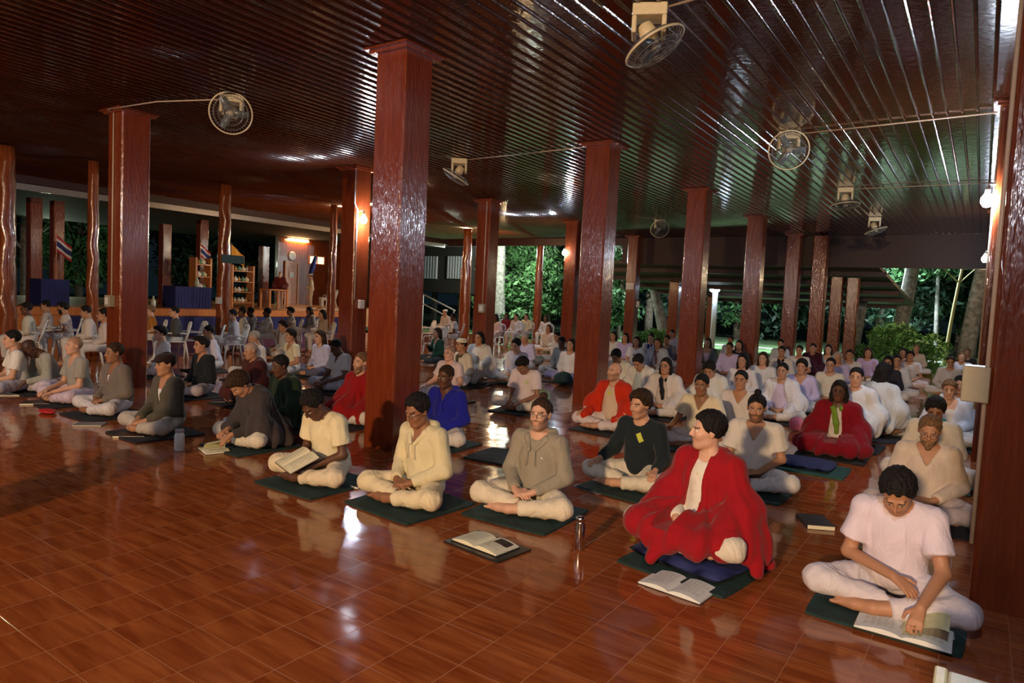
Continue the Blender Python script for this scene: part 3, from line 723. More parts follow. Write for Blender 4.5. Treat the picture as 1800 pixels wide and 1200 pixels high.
        k2 = np.where(y < -.018, np.maximum(front, (keep)), keep)
        g.d = np.maximum(g.d, k2.astype(np.float32))
        if hair in ('long', 'bob'):
            L = .13 if hair == 'bob' else o.get('hlen', .26)
            for q_ in (1, -1):
                g.cap(H((q_ * .072, .02, .03)), H((q_ * .082, .02, -.06)), .024, .028, .02); g.cap(H((q_ * .082, .02, -.06)), H((q_ * .085, .035 if hair == 'bob' else -.02, -L)), .028, .020, .02)
            g.cap(H((0, .075, .0)), H((0, .085, -L)), .055, .045, .04); g.cap(H((-.05, .07, -.03)), H((-.06, .08, -L)), .045, .035, .03); g.cap(H((.05, .07, -.03)), H((.06, .08, -L)), .045, .035, .03)
        if hair == 'bun': g.ell(H((0, .125, .02)), (.042, .036, .042), .01, s.RH)
        if hair == 'knot': g.ell(H((.0, .055, .145)), (.034, .034, .030), .012, s.RH)
        Vh, Fh = g.mesh()
        if Vh is not None: parts.append(('hair', Vh, Fh, hair_mat(hcol), None))
    if o.get('beard'):
        c = s.hc; hf = max(.005, fine * .8); g = Field(axis(c[0] - .11, c[0] + .11, hf), axis(c[1] - .17, c[1] + .12, hf), axis(c[2] - .18, c[2] + .04, hf))
        bl = o['beard']
        g.ell(H((0, -.034, -.048)), (.066, .066, .074 + bl * .02), .01, s.RH); g.cap(H((0, -.070, -.105)), H((0, -.072, -.112 - .015 * bl)), .026, .024, .02)
        x, y, z = local(s, g.P(), s.hc, s.RH)
        g.d += (.0025 * np.sin(x * 120 + z * 40) * np.sin(y * 90 + z * 110)).astype(np.float32)
        g.d = np.maximum(g.d, np.maximum((z + .048 - np.clip(np.abs(x) - .032, 0, .04) * 2.0) * .8, y - .012).astype(np.float32))
        g.carve_ell(H((0, -.100, -.062)), (.019, .026, .007), .003, s.RH)
        Vb, Fb = g.mesh()
        if Vb is not None: parts.append(('beard', Vb, Fb, hair_mat(tuple(v * 1.3 + .012 for v in hcol)), None))
    if hair == 'cap' or hair == 'hat':
        c = s.hc; hf = max(.007, fine); g = Field(axis(c[0] - .2, c[0] + .2, hf), axis(c[1] - .25, c[1] + .2, hf), axis(c[2] - .1, c[2] + .22, hf))
        g.ell(H((0, .015, .070)), (.098, .118, .062), .02, s.RH)
        if hair == 'cap': g.ell(H((0, -.085, .055)), (.075, .062, .014), .015, s.RH)
        x, y, z = local(s, g.P(), s.hc, s.RH); g.d = np.maximum(g.d, (.042 - .18 * y - z).astype(np.float32) if hair == 'hat' else (.038 - .35 * np.clip(y, 0, 1) - z).astype(np.float32))
        Vq, Fq = g.mesh(); parts.append(('hat', Vq, Fq, cloth(o.get('hatc', (.02, .012, .015))), None))
    if o.get('scarf'):
        c = s.neck; g = grid((c[0] - .2, c[1] - .3, c[2] - .42), (c[0] + .2, c[1] + .2, c[2] + .09), max(.011, cs * .7)); T = s.T
        g.cap(T((-.07, .03, .60)), T((.07, .03, .60)), .032, k=.03)
        for q_ in (1, -1): g.cap(T((q_ * .07, .03, .60)), T((q_ * .045, -.085, .545)), .032, .03, .03)
        g.cap(T((-.035, -.10, .54)), T((.01, -.155, .38)), .034, .032, .03); g.cap(T((.01, -.155, .38)), T((.02, -.16, .27)), .032, .026, .03)
        if fold: g.folds(.004, 50, seed)
        Vq, Fq = g.mesh(); parts.append(('scarf', Vq, Fq, cloth(o['scarf']), None))
    if o.get('glasses'):
        mb = MB()
        for q_ in (1, -1):
            ring = [H((q_ * .033 + .021 * math.cos(a), -.106, .004 + .017 * math.sin(a))) for a in np.linspace(0, 2 * math.pi, 17)]
            mb.tube(ring, .0016, 5, caps=False); mb.tube([H((q_ * .053, -.103, .008)), H((q_ * .077, -.05, .006)), H((q_ * .080, .01, .004))], .0016, 5)
        mb.tube([H((-.012, -.108, .006)), H((.012, -.108, .006))], .0016, 5); parts.append(('glasses', mb, None, M_BLK, None))
    return s, parts
# ================================================================== people
WH = (.66, .64, .63); CR = (.70, .62, .42); LV = (.47, .41, .63); GR = (.27, .26, .24); BK = (.012, .016, .020); PK = (.62, .50, .52)
import os
DBG = 0
CUSHIONS = []; MATPOS = []
def place(label, hx, hy, **o):
    o['seed'] = (hx * 7 + hy * 3) % 97 / 7.0
    kind = o.get('pose', 'cross'); zb = o.get('zb', .022 if kind in ('cross', 'kneel') else 0.0) + o.get('stage', 0)
    # rough distance decides the mesh density
    s0 = Pose(o); zt = s0.hc[2] + zb; sc = o.get('sc', .86 if kind == 'chair' else .94)
    if 0:
        q = on_y(hx, hy, o['Y']); sc = min(1.04, max(.84, (q[2] - zb) / s0.hc[2]))
    if 'X' in o:
        q = on_x(hx, hy, o['X']); sc = min(1.15, max(.8, (q[2] - zb) / s0.hc[2])); q = on_x(hx, hy, o['X']); p = v3(q[0], q[1], 0)
    else: p = on_z(hx, hy, s0.hc[2] * sc + zb)
    dist = math.hypot(p[0], p[1]); tier = o.get('tier') or ('A' if dist < 7.4 else 'B' if dist < 11.5 else 'C')
    s, parts = make_person(o, tier)
    yaw = o.get('yaw', 0) * D2R; off = rz(yaw) @ (s.hc * sc)
    root = v3(p[0] - off[0], p[1] - off[1], zb)
    if DBG: print('PP', len([1 for o_ in SC.objects if o_.name.startswith('person')]), label[:50], root.round(2), tier, round(sc, 2))
    main = None
    for nm, V, F, mat, col in parts:
        if V is None: continue
        if isinstance(V, MB): ob = V.build(nm, mat, main, smooth=True)
        else: ob = link(nm, np_mesh(nm, V, F, col), mat, main)
        if main is None:
            main = ob; ob.location = root; ob.rotation_euler = (0, 0, yaw); ob.scale = (sc, sc, sc)
    tag(main, label, 'person')
    if o.get('group'): main['group'] = o['group']
    if kind in ('cross', 'kneel') and o.get('mat', 1) and dist < 15 and not o.get('stage'):
        MATPOS.append((root[0], root[1], o.get('w', 'sitter'), o.get('matc'), yaw, dist, o.get('cush')))
    if kind == 'chair': MATPOS.append((root[0], root[1], o.get('w', 'sitter'), 'chair', yaw, dist, o.get('stage', 0)))
    return main
P = place
# front row, from the right
P('person in short-sleeved lilac-white shirt, head bowed, hand on an open book', 1578, 866, Y=3.55, w='reader in the lilac-white shirt at lower right', top='tee', tc=(.68, .60, .70), lc=(.62, .57, .62), hair='short', vol=.012, sk='m', hp=42, lean=10, arms=('reach', 'cross'), neck='round', yaw=0, grow=.02)
P('person wrapped in a wide crimson shawl over a white buttoned shirt, head turned aside', 1243, 757, Y=4.05, w='person in the wide crimson shawl', zb=.11, top='cape', cc=(.30, .006, .012), tc=(.72, .68, .60), neck='round', hair='short', hc='k', vol=.010, sk='p', hp=2, ht=-42, yaw=-14, lean=2, ow=.07, opend=.43, ox=-.14, apron=1, drop=.10, stub=.12, spread=.84, cush=1, lc=(.66, .60, .50))
P('person in grey-green hooded sweatshirt with glasses, beard and hair tied up, upright', 950, 728, Y=4.15, w='glasses wearer in the grey hooded sweatshirt', top='hood', tc=(.30, .27, .21), lc=(.70, .62, .48), hair='knot', hc='b', sk='p', stub=.5, glasses=1, hp=0, ht=6, lean=2, arms='lap', yaw=4, grow=.016)
P('person in cream hooded jacket with black glasses, eyes lowered, beside the foreground column', 733, 722, Y=3.88, w='cream-hooded person with glasses', top='hood', tc=(.66, .59, .38), lc=(.70, .60, .40), neck='open', opend=.22, uc=(.72, .68, .6), hair='short', vol=.01, sk='b', glasses=1, hp=20, lean=6, arms='lap', yaw=-4, grow=.02)
P('dark-skinned person in cream t-shirt bending over an open book in the lap', 550, 712, Y=3.72, w='person in the cream t-shirt reading', top='tee', tc=(.74, .66, .45), lc=(.70, .60, .44), hair='short', vol=.006, sk='d', glasses=1, hp=42, lean=14, arms='deep', yaw=0, grow=.024)
P('person in dark charcoal wrap with bobbed dark hair, bending low over a book', 421, 676, Y=3.62, w='stooped person in the charcoal wrap', top='cape_closed', cc=(.050, .040, .042), tc=(.05, .04, .04), lc=(.66, .60, .48), hair='messy', vol=.016, hc='b', sk='m', hp=44, lean=22, arms=('reach', 'fore'), over_knees=0, spread=.8, yaw=-6)
P('person in dark cap and olive-brown jacket over white shirt, hands in lap', 290, 640, Y=3.95, w='person in the dark cap', top='jacket', tc=(.085, .075, .055), lc=(.42, .37, .33), neck='open', opend=.34, uc=(.66, .66, .68), hair='cap', hatc=(.022, .010, .012), sk='m', hp=6, lean=4, arms='deep', yaw=0, grow=.028)
P('person in brown-grey jacket over a white shirt in front of the cable column', 200, 620, Y=4.15, w='person in the brown-grey jacket', top='jacket', tc=(.16, .13, .11), lc=(.58, .54, .54), neck='open', opend=.30, hair='short', hc='b', sk='b', hp=4, lean=5, arms='lap', yaw=0, grow=.028)
P('fair cropped-haired person in grey short-sleeved shirt and lilac trousers, looking up', 130, 607, Y=4.3, w='cropped-haired person in grey', top='tee', tc=(.30, .28, .24), lc=(.56, .44, .52), neck='v', hair='buzz', hc='l', sk='l', hp=-4, lean=9, arms='fore', yaw=0, grow=.018)
P('very dark-skinned person in grey shirt bowing deeply over a book at left', 52, 612, Y=4.35, w='bowed person in grey at left', top='long', tc=(.33, .32, .27), lc=(.56, .48, .54), hair='buzz', sk='d', hp=40, lean=28, arms='reach', yaw=0, stub=.4)
P('person in white t-shirt at the far left edge, face turned away', 20, 596, Y=4.9, w='white t-shirt sitter at the left edge', top='tee', tc=(.72, .68, .6), lc=(.46, .44, .52), hair='short', sk='l', hp=4, lean=6, arms='fore', yaw=-10, mat=0)
# second line
P('tanned person in white V-neck tunic with tied-up hair and short beard, one knee out', 1330, 717, Y=5.5, w='person in the white V-neck tunic', top='tee', tc=(.66, .62, .56), lc=(.62, .60, .58), neck='v', hair='knot', hc='k', sk='m', stub=.6, hp=10, lean=4, arms=('lap', 'fore'), yaw=8, grow=.03)
P('dark-haired person in black sweater with yellow name tag, hands on knees', 1125, 711, Y=5.35, w='person in the black sweater', top='long', tc=(.013, .020, .024), lc=(.68, .62, .50), hair='messy', vol=.012, hc='b', sk='l', hp=8, ht=-8, lean=4, arms='knees', yaw=-8, grow=.018, stub=.2)
P('bespectacled brown-bearded person in beige V-neck shirt behind the lilac-shirted reader', 1634, 757, Y=5.75, w='bearded person behind the reader', top='long', tc=(.62, .52, .44), lc=(.5, .42, .42), neck='v', hair='short', hc='l', sk='m', beard=1.0, glasses=1, hp=20, lean=5, arms='lap', yaw=2, grow=.02, matc='r')
P('person in royal blue hooded jacket, dark face, behind the cream-hooded sitter', 783, 662, Y=5.3, w='person in the royal blue jacket', top='hood', tc=(.012, .016, .30), lc=(.62, .58, .55), neck='open', opend=.14, hair='short', hc='b', sk='d', hp=8, lean=4, yaw=4, grow=.016)
P('person in pale pink t-shirt with glasses behind the blue-jacketed sitter', 790, 620, Y=7.3, w='person in the pale pink t-shirt', top='tee', tc=(.66, .52, .52), lc=(.6, .56, .56), hair='buzz', hc='b', sk='p', glasses=1, hp=2, lean=4, arms='knees', yaw=0, tier='A')
P('shaven-headed bearded person in orange-red shawl with arms spread, by the second column', 1080, 653, Y=7.35, w='bald person in the orange shawl', top='cape', cc=(.52, .028, .008), tc=(.62, .48, .36), lc=(.64, .56, .58), hair='bald', hc='l', sk='l', stub=.45, hp=-2, ht=-14, lean=1, arms='knees', ow=.30, opend=.56, spread=.9, over_knees=0, yaw=-6, tier='A')
P('person in cream short-sleeved tunic behind the crimson shawl', 1233, 676, Y=6.9, w='person in the cream tunic', top='tee', tc=(.74, .66, .48), lc=(.6, .56, .56), neck='v', hair='short', sk='b', hp=10, lean=4, arms='knees', yaw=2, grow=.026, tier='A')
P('person in white t-shirt with lime tag, head down, hands pressed together low', 918, 642, Y=7.1, w='person in the white t-shirt with lime tag', top='tee', tc=(.66, .56, .58), lc=(.66, .60, .52), hair='messy', hc='k', sk='b', hp=40, lean=12, arms='fore', yaw=4, grow=.026, tier='A')
P('red-bearded person in dark red shawl partly hidden by the foreground column', 634, 637, Y=6.1, w='person in dark red beside the foreground column', top='cape_closed', cc=(.26, .006, .008), hair='short', hc='l', sk='l', beard=.8, hp=0, lean=3, yaw=0, tier='A')
P('person huddled in dark green shawl behind the charcoal wrap', 492, 643, Y=5.2, w='person in the dark green shawl', top='cape_closed', cc=(.014, .028, .014), hair='short', sk='d', hp=14, lean=8, yaw=-6, over_knees=0, lc=(.30, .32, .48))
P('balding older person in brown-maroon shawl spread wide on the floor', 441, 616, Y=6.1, w='person in the brown-maroon shawl', top='cape_closed', cc=(.065, .014, .012), hair='buzz', hc='g', sk='m', hp=10, lean=6, yaw=-8, spread=.95)
P('person in black zipped jacket and pale trousers left of centre', 353, 606, Y=5.9, w='person in the black zipped jacket', top='jacket', tc=(.012, .015, .018), lc=(.40, .34, .36), neck='open', opend=.20, hair='messy', sk='m', hp=8, lean=3, yaw=-4, grow=.026)
P('dark-haired person in white collared shirt sitting behind the cap wearer', 281, 585, Y=7.6, w='white-collared person behind the cap wearer', top='long', tc=WH, lc=(.5, .45, .46), neck='v', hair='messy', hc='k', sk='l', hp=6, yaw=-8)
P('long-sleeved white-shirted person leaning, right of the white chair', 366, 583, Y=8.3, w='leaning person in white', top='long', tc=(.56, .54, .64), hair='short', sk='m', hp=4, lean=12, yaw=-20)
P('short-haired person in cream shirt, profile, in front of the bespectacled chair sitters', 510, 590, Y=7.8, w='short-haired person in the cream shirt', top='tee', tc=(.66, .60, .42), lc=(.5, .5, .5), neck='v', hair='short', vol=.01, sk='m', hp=4, yaw=-12)
P('long-haired person in pale lilac-blue shirt holding paper, left of the bulb column', 562, 592, Y=8.9, w='long-haired person in pale lilac-blue', top='long', tc=(.48, .48, .68), lc=(.10, .10, .16), hair='long', hc='b', sk='l', hp=6, yaw=-6)
P('very dark-skinned person in white shirt, head lowered, beside the bulb column', 590, 610, Y=6.9, w='dark-skinned person in the white shirt', top='tee', tc=(.60, .58, .56), lc=(.34, .33, .40), hair='short', sk='d', hp=28, lean=6, yaw=-4, arms='fore', neck='open', opend=.2, grow=.024)
P('grey-haired person in white behind the maroon shawl', 446, 594, Y=8.3, w='grey-haired person in white', top='long', tc=WH, hair='short', hc='g', sk='m', hp=16, yaw=-10)
P('person in white leaning back behind the short-haired cream shirt', 497, 573, Y=10.4, w='person in white leaning back', top='long', tc=(.5, .52, .55), hair='messy', sk='m', hp=10, yaw=-20)
# chair sitters on the left
def C(label, hx, hy, **o): o['pose'] = 'chair'; o.setdefault('arms', 'lap'); o.setdefault('tier', 'B'); return P(label, hx, hy, **o)
C('person in loose off-white shirt on a chair, farthest left of the seated row', 46, 542, w='leftmost chair sitter', tc=(.56, .53, .44), hair='short', sk='d', yaw=-24)
C('thin person in dull white shirt on the second chair from the left', 79, 537, w='second chair sitter from the left', tc=(.50, .44, .42), hair='short', sk='m', yaw=-24, arms='fore')
C('dark-bearded person in white t-shirt on the third chair from the left', 110, 541, w='dark-bearded chair sitter', top='tee', tc=(.56, .46, .42), hair='messy', sk='m', beard=1, yaw=-24, hp=10)
C('heavy-set person in white shirt on a white plastic chair left of the first column', 150, 548, w='heavy-set chair sitter in white', tc=(.60, .53, .48), hair='short', hc='k', sk='m', yaw=-22, grow=.03, hp=12)
C('person in white half hidden behind the cable column', 181, 553, w='person hidden by the cable column', tc=(.58, .5, .48), hair='short', sk='m', yaw=-20)
C('light-skinned person in ochre-orange shirt right of the cable column', 263, 545, w='person in the ochre shirt', top='tee', tc=(.42, .17, .03), hair='messy', hc='l', sk='l', yaw=-20)
C('person in charcoal jacket on a white plastic chair', 306, 548, w='person in the charcoal jacket', top='jacket', tc=(.065, .068, .070), neck='open', opend=.2, lc=(.45, .48, .48), hair='short', sk='l', yaw=-24, grow=.024)
C('person in white sleeves at the edge of the round timber post', 408, 553, w='person beside the round timber post', tc=WH, hair='short', sk='m', yaw=-20)
C('person in white seen from behind next to the pale blue shirt', 425, 548, w='white-shirted chair neighbour', tc=(.6, .57, .48), hair='short', sk='d', yaw=-30)
C('person in pale blue t-shirt on a chair behind the maroon shawl', 440, 548, w='person in the pale blue t-shirt', top='tee', tc=(.42, .43, .52), lc=(.30, .30, .38), hair='short', sk='d', yaw=-20, hp=14)
C('person in long white shirt with hand near the mouth', 469, 549, w='person in the long white shirt', tc=(.58, .55, .48), hair='short', sk='d', yaw=-36, arms='up')
C('dark-haired person in white raising both hands to the chin', 510, 547, w='person raising both hands', top='tee', tc=(.60, .56, .46), hair='messy', sk='m', yaw=-30, arms='up')
C('long-haired person in grey-white clothes with a long grey scarf on a chair', 543, 546, w='scarf wearer on a chair', tc=(.42, .44, .43), hair='long', hlen=.2, sk='m', yaw=-14, hp=14, scarf=(.16, .15, .14))
C('person in sandy brown cardigan behind the scarf wearer', 566, 552, w='person in the sandy cardigan', tc=(.36, .28, .20), hair='bob', sk='m', yaw=-20)
# middle of the hall, left of the second column
P('person with hand at chin in bottle-green jacket right of the foreground column', 768, 585, Y=10.2, w='person in the bottle-green jacket', top='jacket', tc=(.012, .050, .028), lc=(.04, .05, .05), neck='open', opend=.26, hair='bob', hc='b', sk='m', hp=4, yaw=-24, arms=('lap', 'up'))
P('person in cream headband hat with long dark hair', 811, 606, Y=9.0, w='wearer of the cream headband hat', top='long', tc=(.66, .60, .48), hair='hat', hatc=(.70, .62, .46), sk='m', hp=2, ht=-20, yaw=-10, scarf=(.10, .08, .04))
P('dark-haired person wrapped in a large white shawl by the switch-box column', 842, 594, Y=9.2, w='person in the large white shawl', pose='kneel', top='cape_closed', cc=(.66, .66, .64), hair='bob', sk='m', hp=2, yaw=2)
P('person in white headscarf seated near the stair handrail', 782, 549, w='helper in white headscarf', pose='chair', tier='C', tc=(.55, .48, .45), hair='hat', hatc=(.72, .70, .68), sk='m', yaw=-10)
P('person in white t-shirt seated sideways beside the reddish timber post', 797, 557, w='sideways person in white', pose='chair', tier='C', top='tee', tc=(.66, .66, .68), hair='short', sk='d', yaw=-50)
P('young person in white shirt with collar, head slightly bowed, behind the lime-tagged sitter', 907, 607, Y=10.2, w='young person in the white collared shirt', top='long', tc=(.62, .58, .62), hair='short', vol=.01, sk='l', hp=16, yaw=0)
P('person in pale lavender top with patterned hair band', 922, 594, Y=11.6, w='person in the lavender top', top='long', tc=(.50, .45, .62), hair='bun', hc='g', sk='m', hp=16, yaw=0)
C('person in pale pink top beside the switch box at the roof edge', 871, 558, w='person in pale pink', tier='C', tc=(.62, .48, .48), hair='bob', sk='d', yaw=-8)
C('person in dark red top at the roof edge', 890, 555, w='person in dark red', tier='C', tc=(.16, .010, .018), lc=(.1, .02, .02), hair='bob', sk='d', yaw=-4)
C('person in white collared shirt at the roof edge', 907, 557, w='person in the roof-edge white shirt', tier='C', tc=(.58, .54, .55), hair='short', sk='m', yaw=0)
C('person in pale yellow shirt at the roof edge, left of the slim post', 925, 556, w='person in pale yellow', tier='C', tc=(.60, .52, .34), hair='short', sk='m', yaw=0)
C('long-haired person in faded white right of the slim post', 959, 559, w='long-haired person in faded white', tier='C', tc=(.5, .46, .46), hair='long', sk='d', yaw=0)
P('person in white cap and white top with dark curls', 964, 577, Y=14.5, w='curly person in the white cap', top='long', tc=(.60, .56, .55), hair='bob', hc='b', sk='m', hp=2)
P('person in white shirt leaning forward behind the grey shirt', 979, 591, Y=12.2, w='leaning person in white shirt', top='long', tc=(.64, .60, .55), hair='short', sk='m', hp=18, lean=14, yaw=-10)
P('person in grey shirt seen against the second column', 987, 602, Y=11.2, w='person in the grey shirt', top='long', tc=(.26, .27, .27), hair='short', sk='d', hp=20, yaw=0)
P('person in white blouse with small dark print left of the second column', 1003, 606, Y=10.4, w='person in the printed white blouse', top='long', tc=(.66, .62, .60), lc=(.42, .38, .6), hair='bob', hc='k', sk='m', hp=-4)
# between the second and third column
P('dark-haired person in cream wrap, head bowed, behind the orange shawl', 1083, 627, Y=9.2, w='bowed person in the cream wrap', top='cape_closed', cc=(.60, .56, .46), hair='short', vol=.01, sk='b', hp=30, lean=8)
P('person in white shawl bending the head down over the lap', 1122, 637, Y=8.8, w='person bending in the white shawl', top='cape', cc=(.64, .62, .58), tc=(.42, .48, .52), hair='short', vol=.01, hc='k', sk='m', hp=34, lean=10, ow=.2, yaw=-6)
P('bespectacled person with very long black hair, dark scarf and white shawl', 1170, 643, Y=8.7, w='person with the dark scarf and white shawl', top='cape', cc=(.64, .58, .54), tc=(.55, .5, .46), hair='long', hlen=.34, hc='k', sk='m', glasses=1, scarf=(.012, .010, .014), hp=2, ow=.16)
P('long-haired person in white top right beside the second column', 1078, 590, Y=15.0, w='person beside the second column', tc=(.60, .60, .56), hair='long', sk='m')
P('person with long straight dark hair in lilac top', 1099, 593, Y=14.2, w='person in the lilac top', tc=(.46, .40, .68), hair='long', sk='m')
P('person in white t-shirt with small dark chest print and shoulder-length hair', 1119, 600, Y=13.0, w='person in the chest-print t-shirt', top='tee', tc=(.62, .60, .60), hair='long', hc='b', sk='m')
P('person with a top bun and dark blue scarf', 1144, 594, Y=15.3, w='person with top bun and blue scarf', tc=(.42, .44, .54), hair='knot', sk='m', scarf=(.010, .020, .12))
P('person in pale grey-blue coat and mauve scarf', 1156, 603, Y=13.2, w='person in the grey-blue coat', top='cape', cc=(.34, .38, .46), tc=(.4, .36, .4), hair='bob', hc='b', sk='m', scarf=(.16, .10, .13))
P('person in dark slate jacket left of the third column', 1172, 597, Y=14.0, w='person in the slate jacket', top='jacket', tc=(.09, .09, .11), neck='open', hair='short', sk='b')
P('person in pale top in the gap left of the third column', 1181, 586, Y=17.5, w='person in the gap', tc=(.58, .52, .54), hair='short', sk='m')
# right of the third column
P('long-haired person in grey cardigan over pink top right of the third column', 1244, 602, Y=13.4, w='person in the grey cardigan', top='jacket', tc=(.12, .13, .13), uc=(.62, .48, .56), neck='open', opend=.5, hair='long', hc='b', sk='m')
P('person in pale patterned white top behind the lilac-shirted one', 1284, 598, Y=16.0, w='person in the patterned white top', tc=(.56, .58, .58), hair='bun', sk='b')
P('short-haired person in lilac long-sleeved shirt', 1282, 611, Y=12.8, w='short-haired person in lilac', tc=(.50, .42, .64), lc=(.1, .08, .1), hair='short', sk='b')
P('person in dark clothes just left of the fourth column', 1299, 606, Y=15.5, w='person in dark clothes', tc=(.03, .03, .035), hair='long', sk='m')
P('person in white hooded wrap, head down, behind the cream tunic', 1247, 650, Y=8.9, w='person in white behind the cream tunic', top='cape_closed', cc=(.62, .60, .54), hair='short', vol=.012, sk='m', hp=34)
P('dark-haired person in white blouse before the fourth column', 1305, 634, Y=10.6, w='person before the fourth column', tc=(.64, .60, .60), hair='long', sk='m')
P('person in plain white shirt with hair pulled back behind the V-neck tunic', 1302, 668, Y=7.9, w='person with pulled-back hair', tc=(.66, .62, .60), neck='v', hair='short', hl=.01, hc='k', sk='m', hp=2, arms='fore')
P('person in white top with long straight hair over both shoulders', 1341, 630, Y=11.3, w='person with straight hair', tc=(.64, .64, .64), hair='long', hlen=.30, hc='b', sk='l')
P('person in long white shawl over lilac shirt, hands folded, hair pulled back', 1375, 652, Y=8.7, w='person in white shawl over lilac', top='cape', cc=(.64, .63, .66), tc=(.52, .45, .60), hair='short', hl=.006, sk='m', ow=.26, hp=4, over_knees=0)
P('person in light blue top at the roof edge between the fourth and fifth columns', 1372, 604, Y=16.5, w='person in light blue', tc=(.50, .58, .68), hair='short', sk='m')
P('person in white shirt with long dark braid in front', 1374, 618, Y=13.0, w='person with the dark braid', tc=(.64, .61, .60), hair='short', sk='m', scarf=(.02, .015, .02))
P('person in white polo shirt in front of the fifth column', 1405, 616, Y=13.8, w='person before the fifth column', top='tee', tc=(.62, .58, .58), hair='short', sk='m')
P('person in lavender tunic with dark short curls', 1409, 645, Y=9.9, w='person in the lavender tunic', tc=(.49, .43, .66), lc=(.66, .64, .64), hair='short', vol=.012, hl=.004, sk='m', neck='v')
P('person in deep maroon top before the purplish column', 1429, 612, Y=14.8, w='person in deep maroon', top='cape_closed', cc=(.050, .008, .022), hair='bun', sk='m')
P('long black-haired person in denim-blue jacket over white', 1456, 614, Y=14.6, w='person in denim blue', top='jacket', tc=(.20, .27, .33), neck='open', opend=.4, hair='long', sk='l')
P('bespectacled person in cream sweater behind the woman in the crimson cape', 1460, 641, Y=10.6, w='person in the cream sweater', tc=(.60, .54, .44), hair='short', hl=.004, sk='m', glasses=1)
P('grey-haired person in lavender shawl', 1473, 628, Y=12.2, w='grey-haired person in lavender', tc=(.48, .42, .62), hair='bob', hc='g', sk='m')
P('broad person in white collared shirt, right of the grey-haired one', 1494, 624, Y=12.8, w='broad person in white', tc=(.62, .59, .60), hair='short', sk='m')
P('person in lilac blouse with very long hair, knees under white cloth', 1526, 620, Y=13.6, w='person in lilac blouse with long hair', tc=(.50, .38, .62), lc=(.72, .66, .60), hair='long', hlen=.34, hc='b', sk='m')
P('person in crimson cape with green scarf and shoulder-length black hair', 1475, 687, Y=7.7, w='person in the crimson cape with green scarf', top='cape', cc=(.21, .005, .014), tc=(.62, .56, .52), lc=(.2, .01, .02), hair='long', hlen=.2, sk='d', scarf=(.16, .27, .03), ow=.10, opend=.40, arms='in', apron=1, spread=.72, hp=6)
P('dark-haired person draped in a bright white sheet', 1505, 663, Y=8.9, w='person in the bright white sheet', pose='kneel', top='cape_closed', cc=(.66, .68, .72), hair='short', sk='l', hp=2)
P('person in white wrap turned away, thick dark hair, second from the aisle', 1555, 657, Y=10.2, w='turned-away person in white', pose='kneel', top='cape_closed', cc=(.56, .58, .60), hair='bob', vol=.02, sk='m', yaw=150)
P('dark long-haired person in black shawl near the aisle', 1561, 637, Y=11.6, w='person in the black shawl', tc=(.03, .03, .04), hair='long', vol=.01, sk='m', hp=6)
P('person in white shirt sitting sideways at the aisle edge', 1577, 634, Y=12.3, w='sideways person at the aisle', tc=(.62, .64, .68), lc=(.64, .62, .64), hair='short', sk='m', yaw=6)
P('dark-haired person in black top three places from the aisle end', 1587, 620, Y=15.2, w='dark-haired person in black', tc=(.04, .03, .04), hair='bob', sk='b')
P('person in white t-shirt with chest print near the far aisle end', 1600, 626, Y=15.6, w='person in chest-print white', top='tee', tc=(.62, .58, .60), lc=(.66, .56, .56), hair='messy', sk='m')
P('person in beige shirt at the far end of the aisle', 1611, 613, Y=18.0, w='person in beige', tc=(.50, .40, .30), hair='short', hc='l', sk='m')
P('person in blurred white sweater right of the aisle', 1671, 636, Y=12.0, w='person in the white sweater', tc=(.52, .50, .50), hair='short', hc='b', sk='m', hp=12)
P('fair-haired person in pale blue shirt beside the right columns', 1691, 627, Y=13.8, w='fair-haired person', tc=(.54, .56, .66), hair='bob', hc='l', sk='l')
P('person in black top farthest right, near the roof edge', 1700, 620, Y=16.0, w='person farthest right', tc=(.03, .03, .03), hair='short', hc='l', sk='m')
P('older grey-brown-haired person in white jacket beside the right columns', 1669, 684, Y=8.6, w='older person in the white jacket', top='jacket', tc=(.60, .62, .70), uc=(.62, .58, .52), neck='open', opend=.5, hair='messy', hc='l', sk='l', hp=14, grow=.026, tier='B')
P('dark-haired person in white behind the older one at right', 1688, 676, Y=9.8, w='person behind the older one', tc=(.58, .62, .68), hair='short', sk='m', hp=10)
P('dark-haired person with teal scarf directly behind the brown-bearded one', 1644, 722, Y=7.1, w='person with the teal scarf', tc=(.62, .56, .46), hair='short', vol=.014, sk='b', hp=26, scarf=(.0, .13, .14), matc='t')
# on the stage
P('person in dark maroon robe standing on the stage before the lit door', 492, 492, w='robed person on stage', pose='stand', stage=.82, zb=0, X=-21.6, top='cape_closed', cc=(.10, .012, .012), tier='C', hair='buzz', sk='l', arms='down', yaw=40, over_knees=0, mat=0)
P('person in pale clothes standing on the stage beside the door', 545, 489, w='pale standing person on stage', pose='stand', stage=.82, zb=0, X=-21.6, tier='C', tc=(.66, .50, .34), lc=(.66, .52, .38), hair='hat', hatc=(.6, .45, .3), sk='m', arms='lap', yaw=-30, mat=0)
P('blurred person in dusky pink clothes at the right end of the stage', 578, 520, w='pink person by the stage', pose='chair', stage=.82, X=-21.0, tier='C', tc=(.42, .24, .24), hair='short', sk='m', yaw=-20)
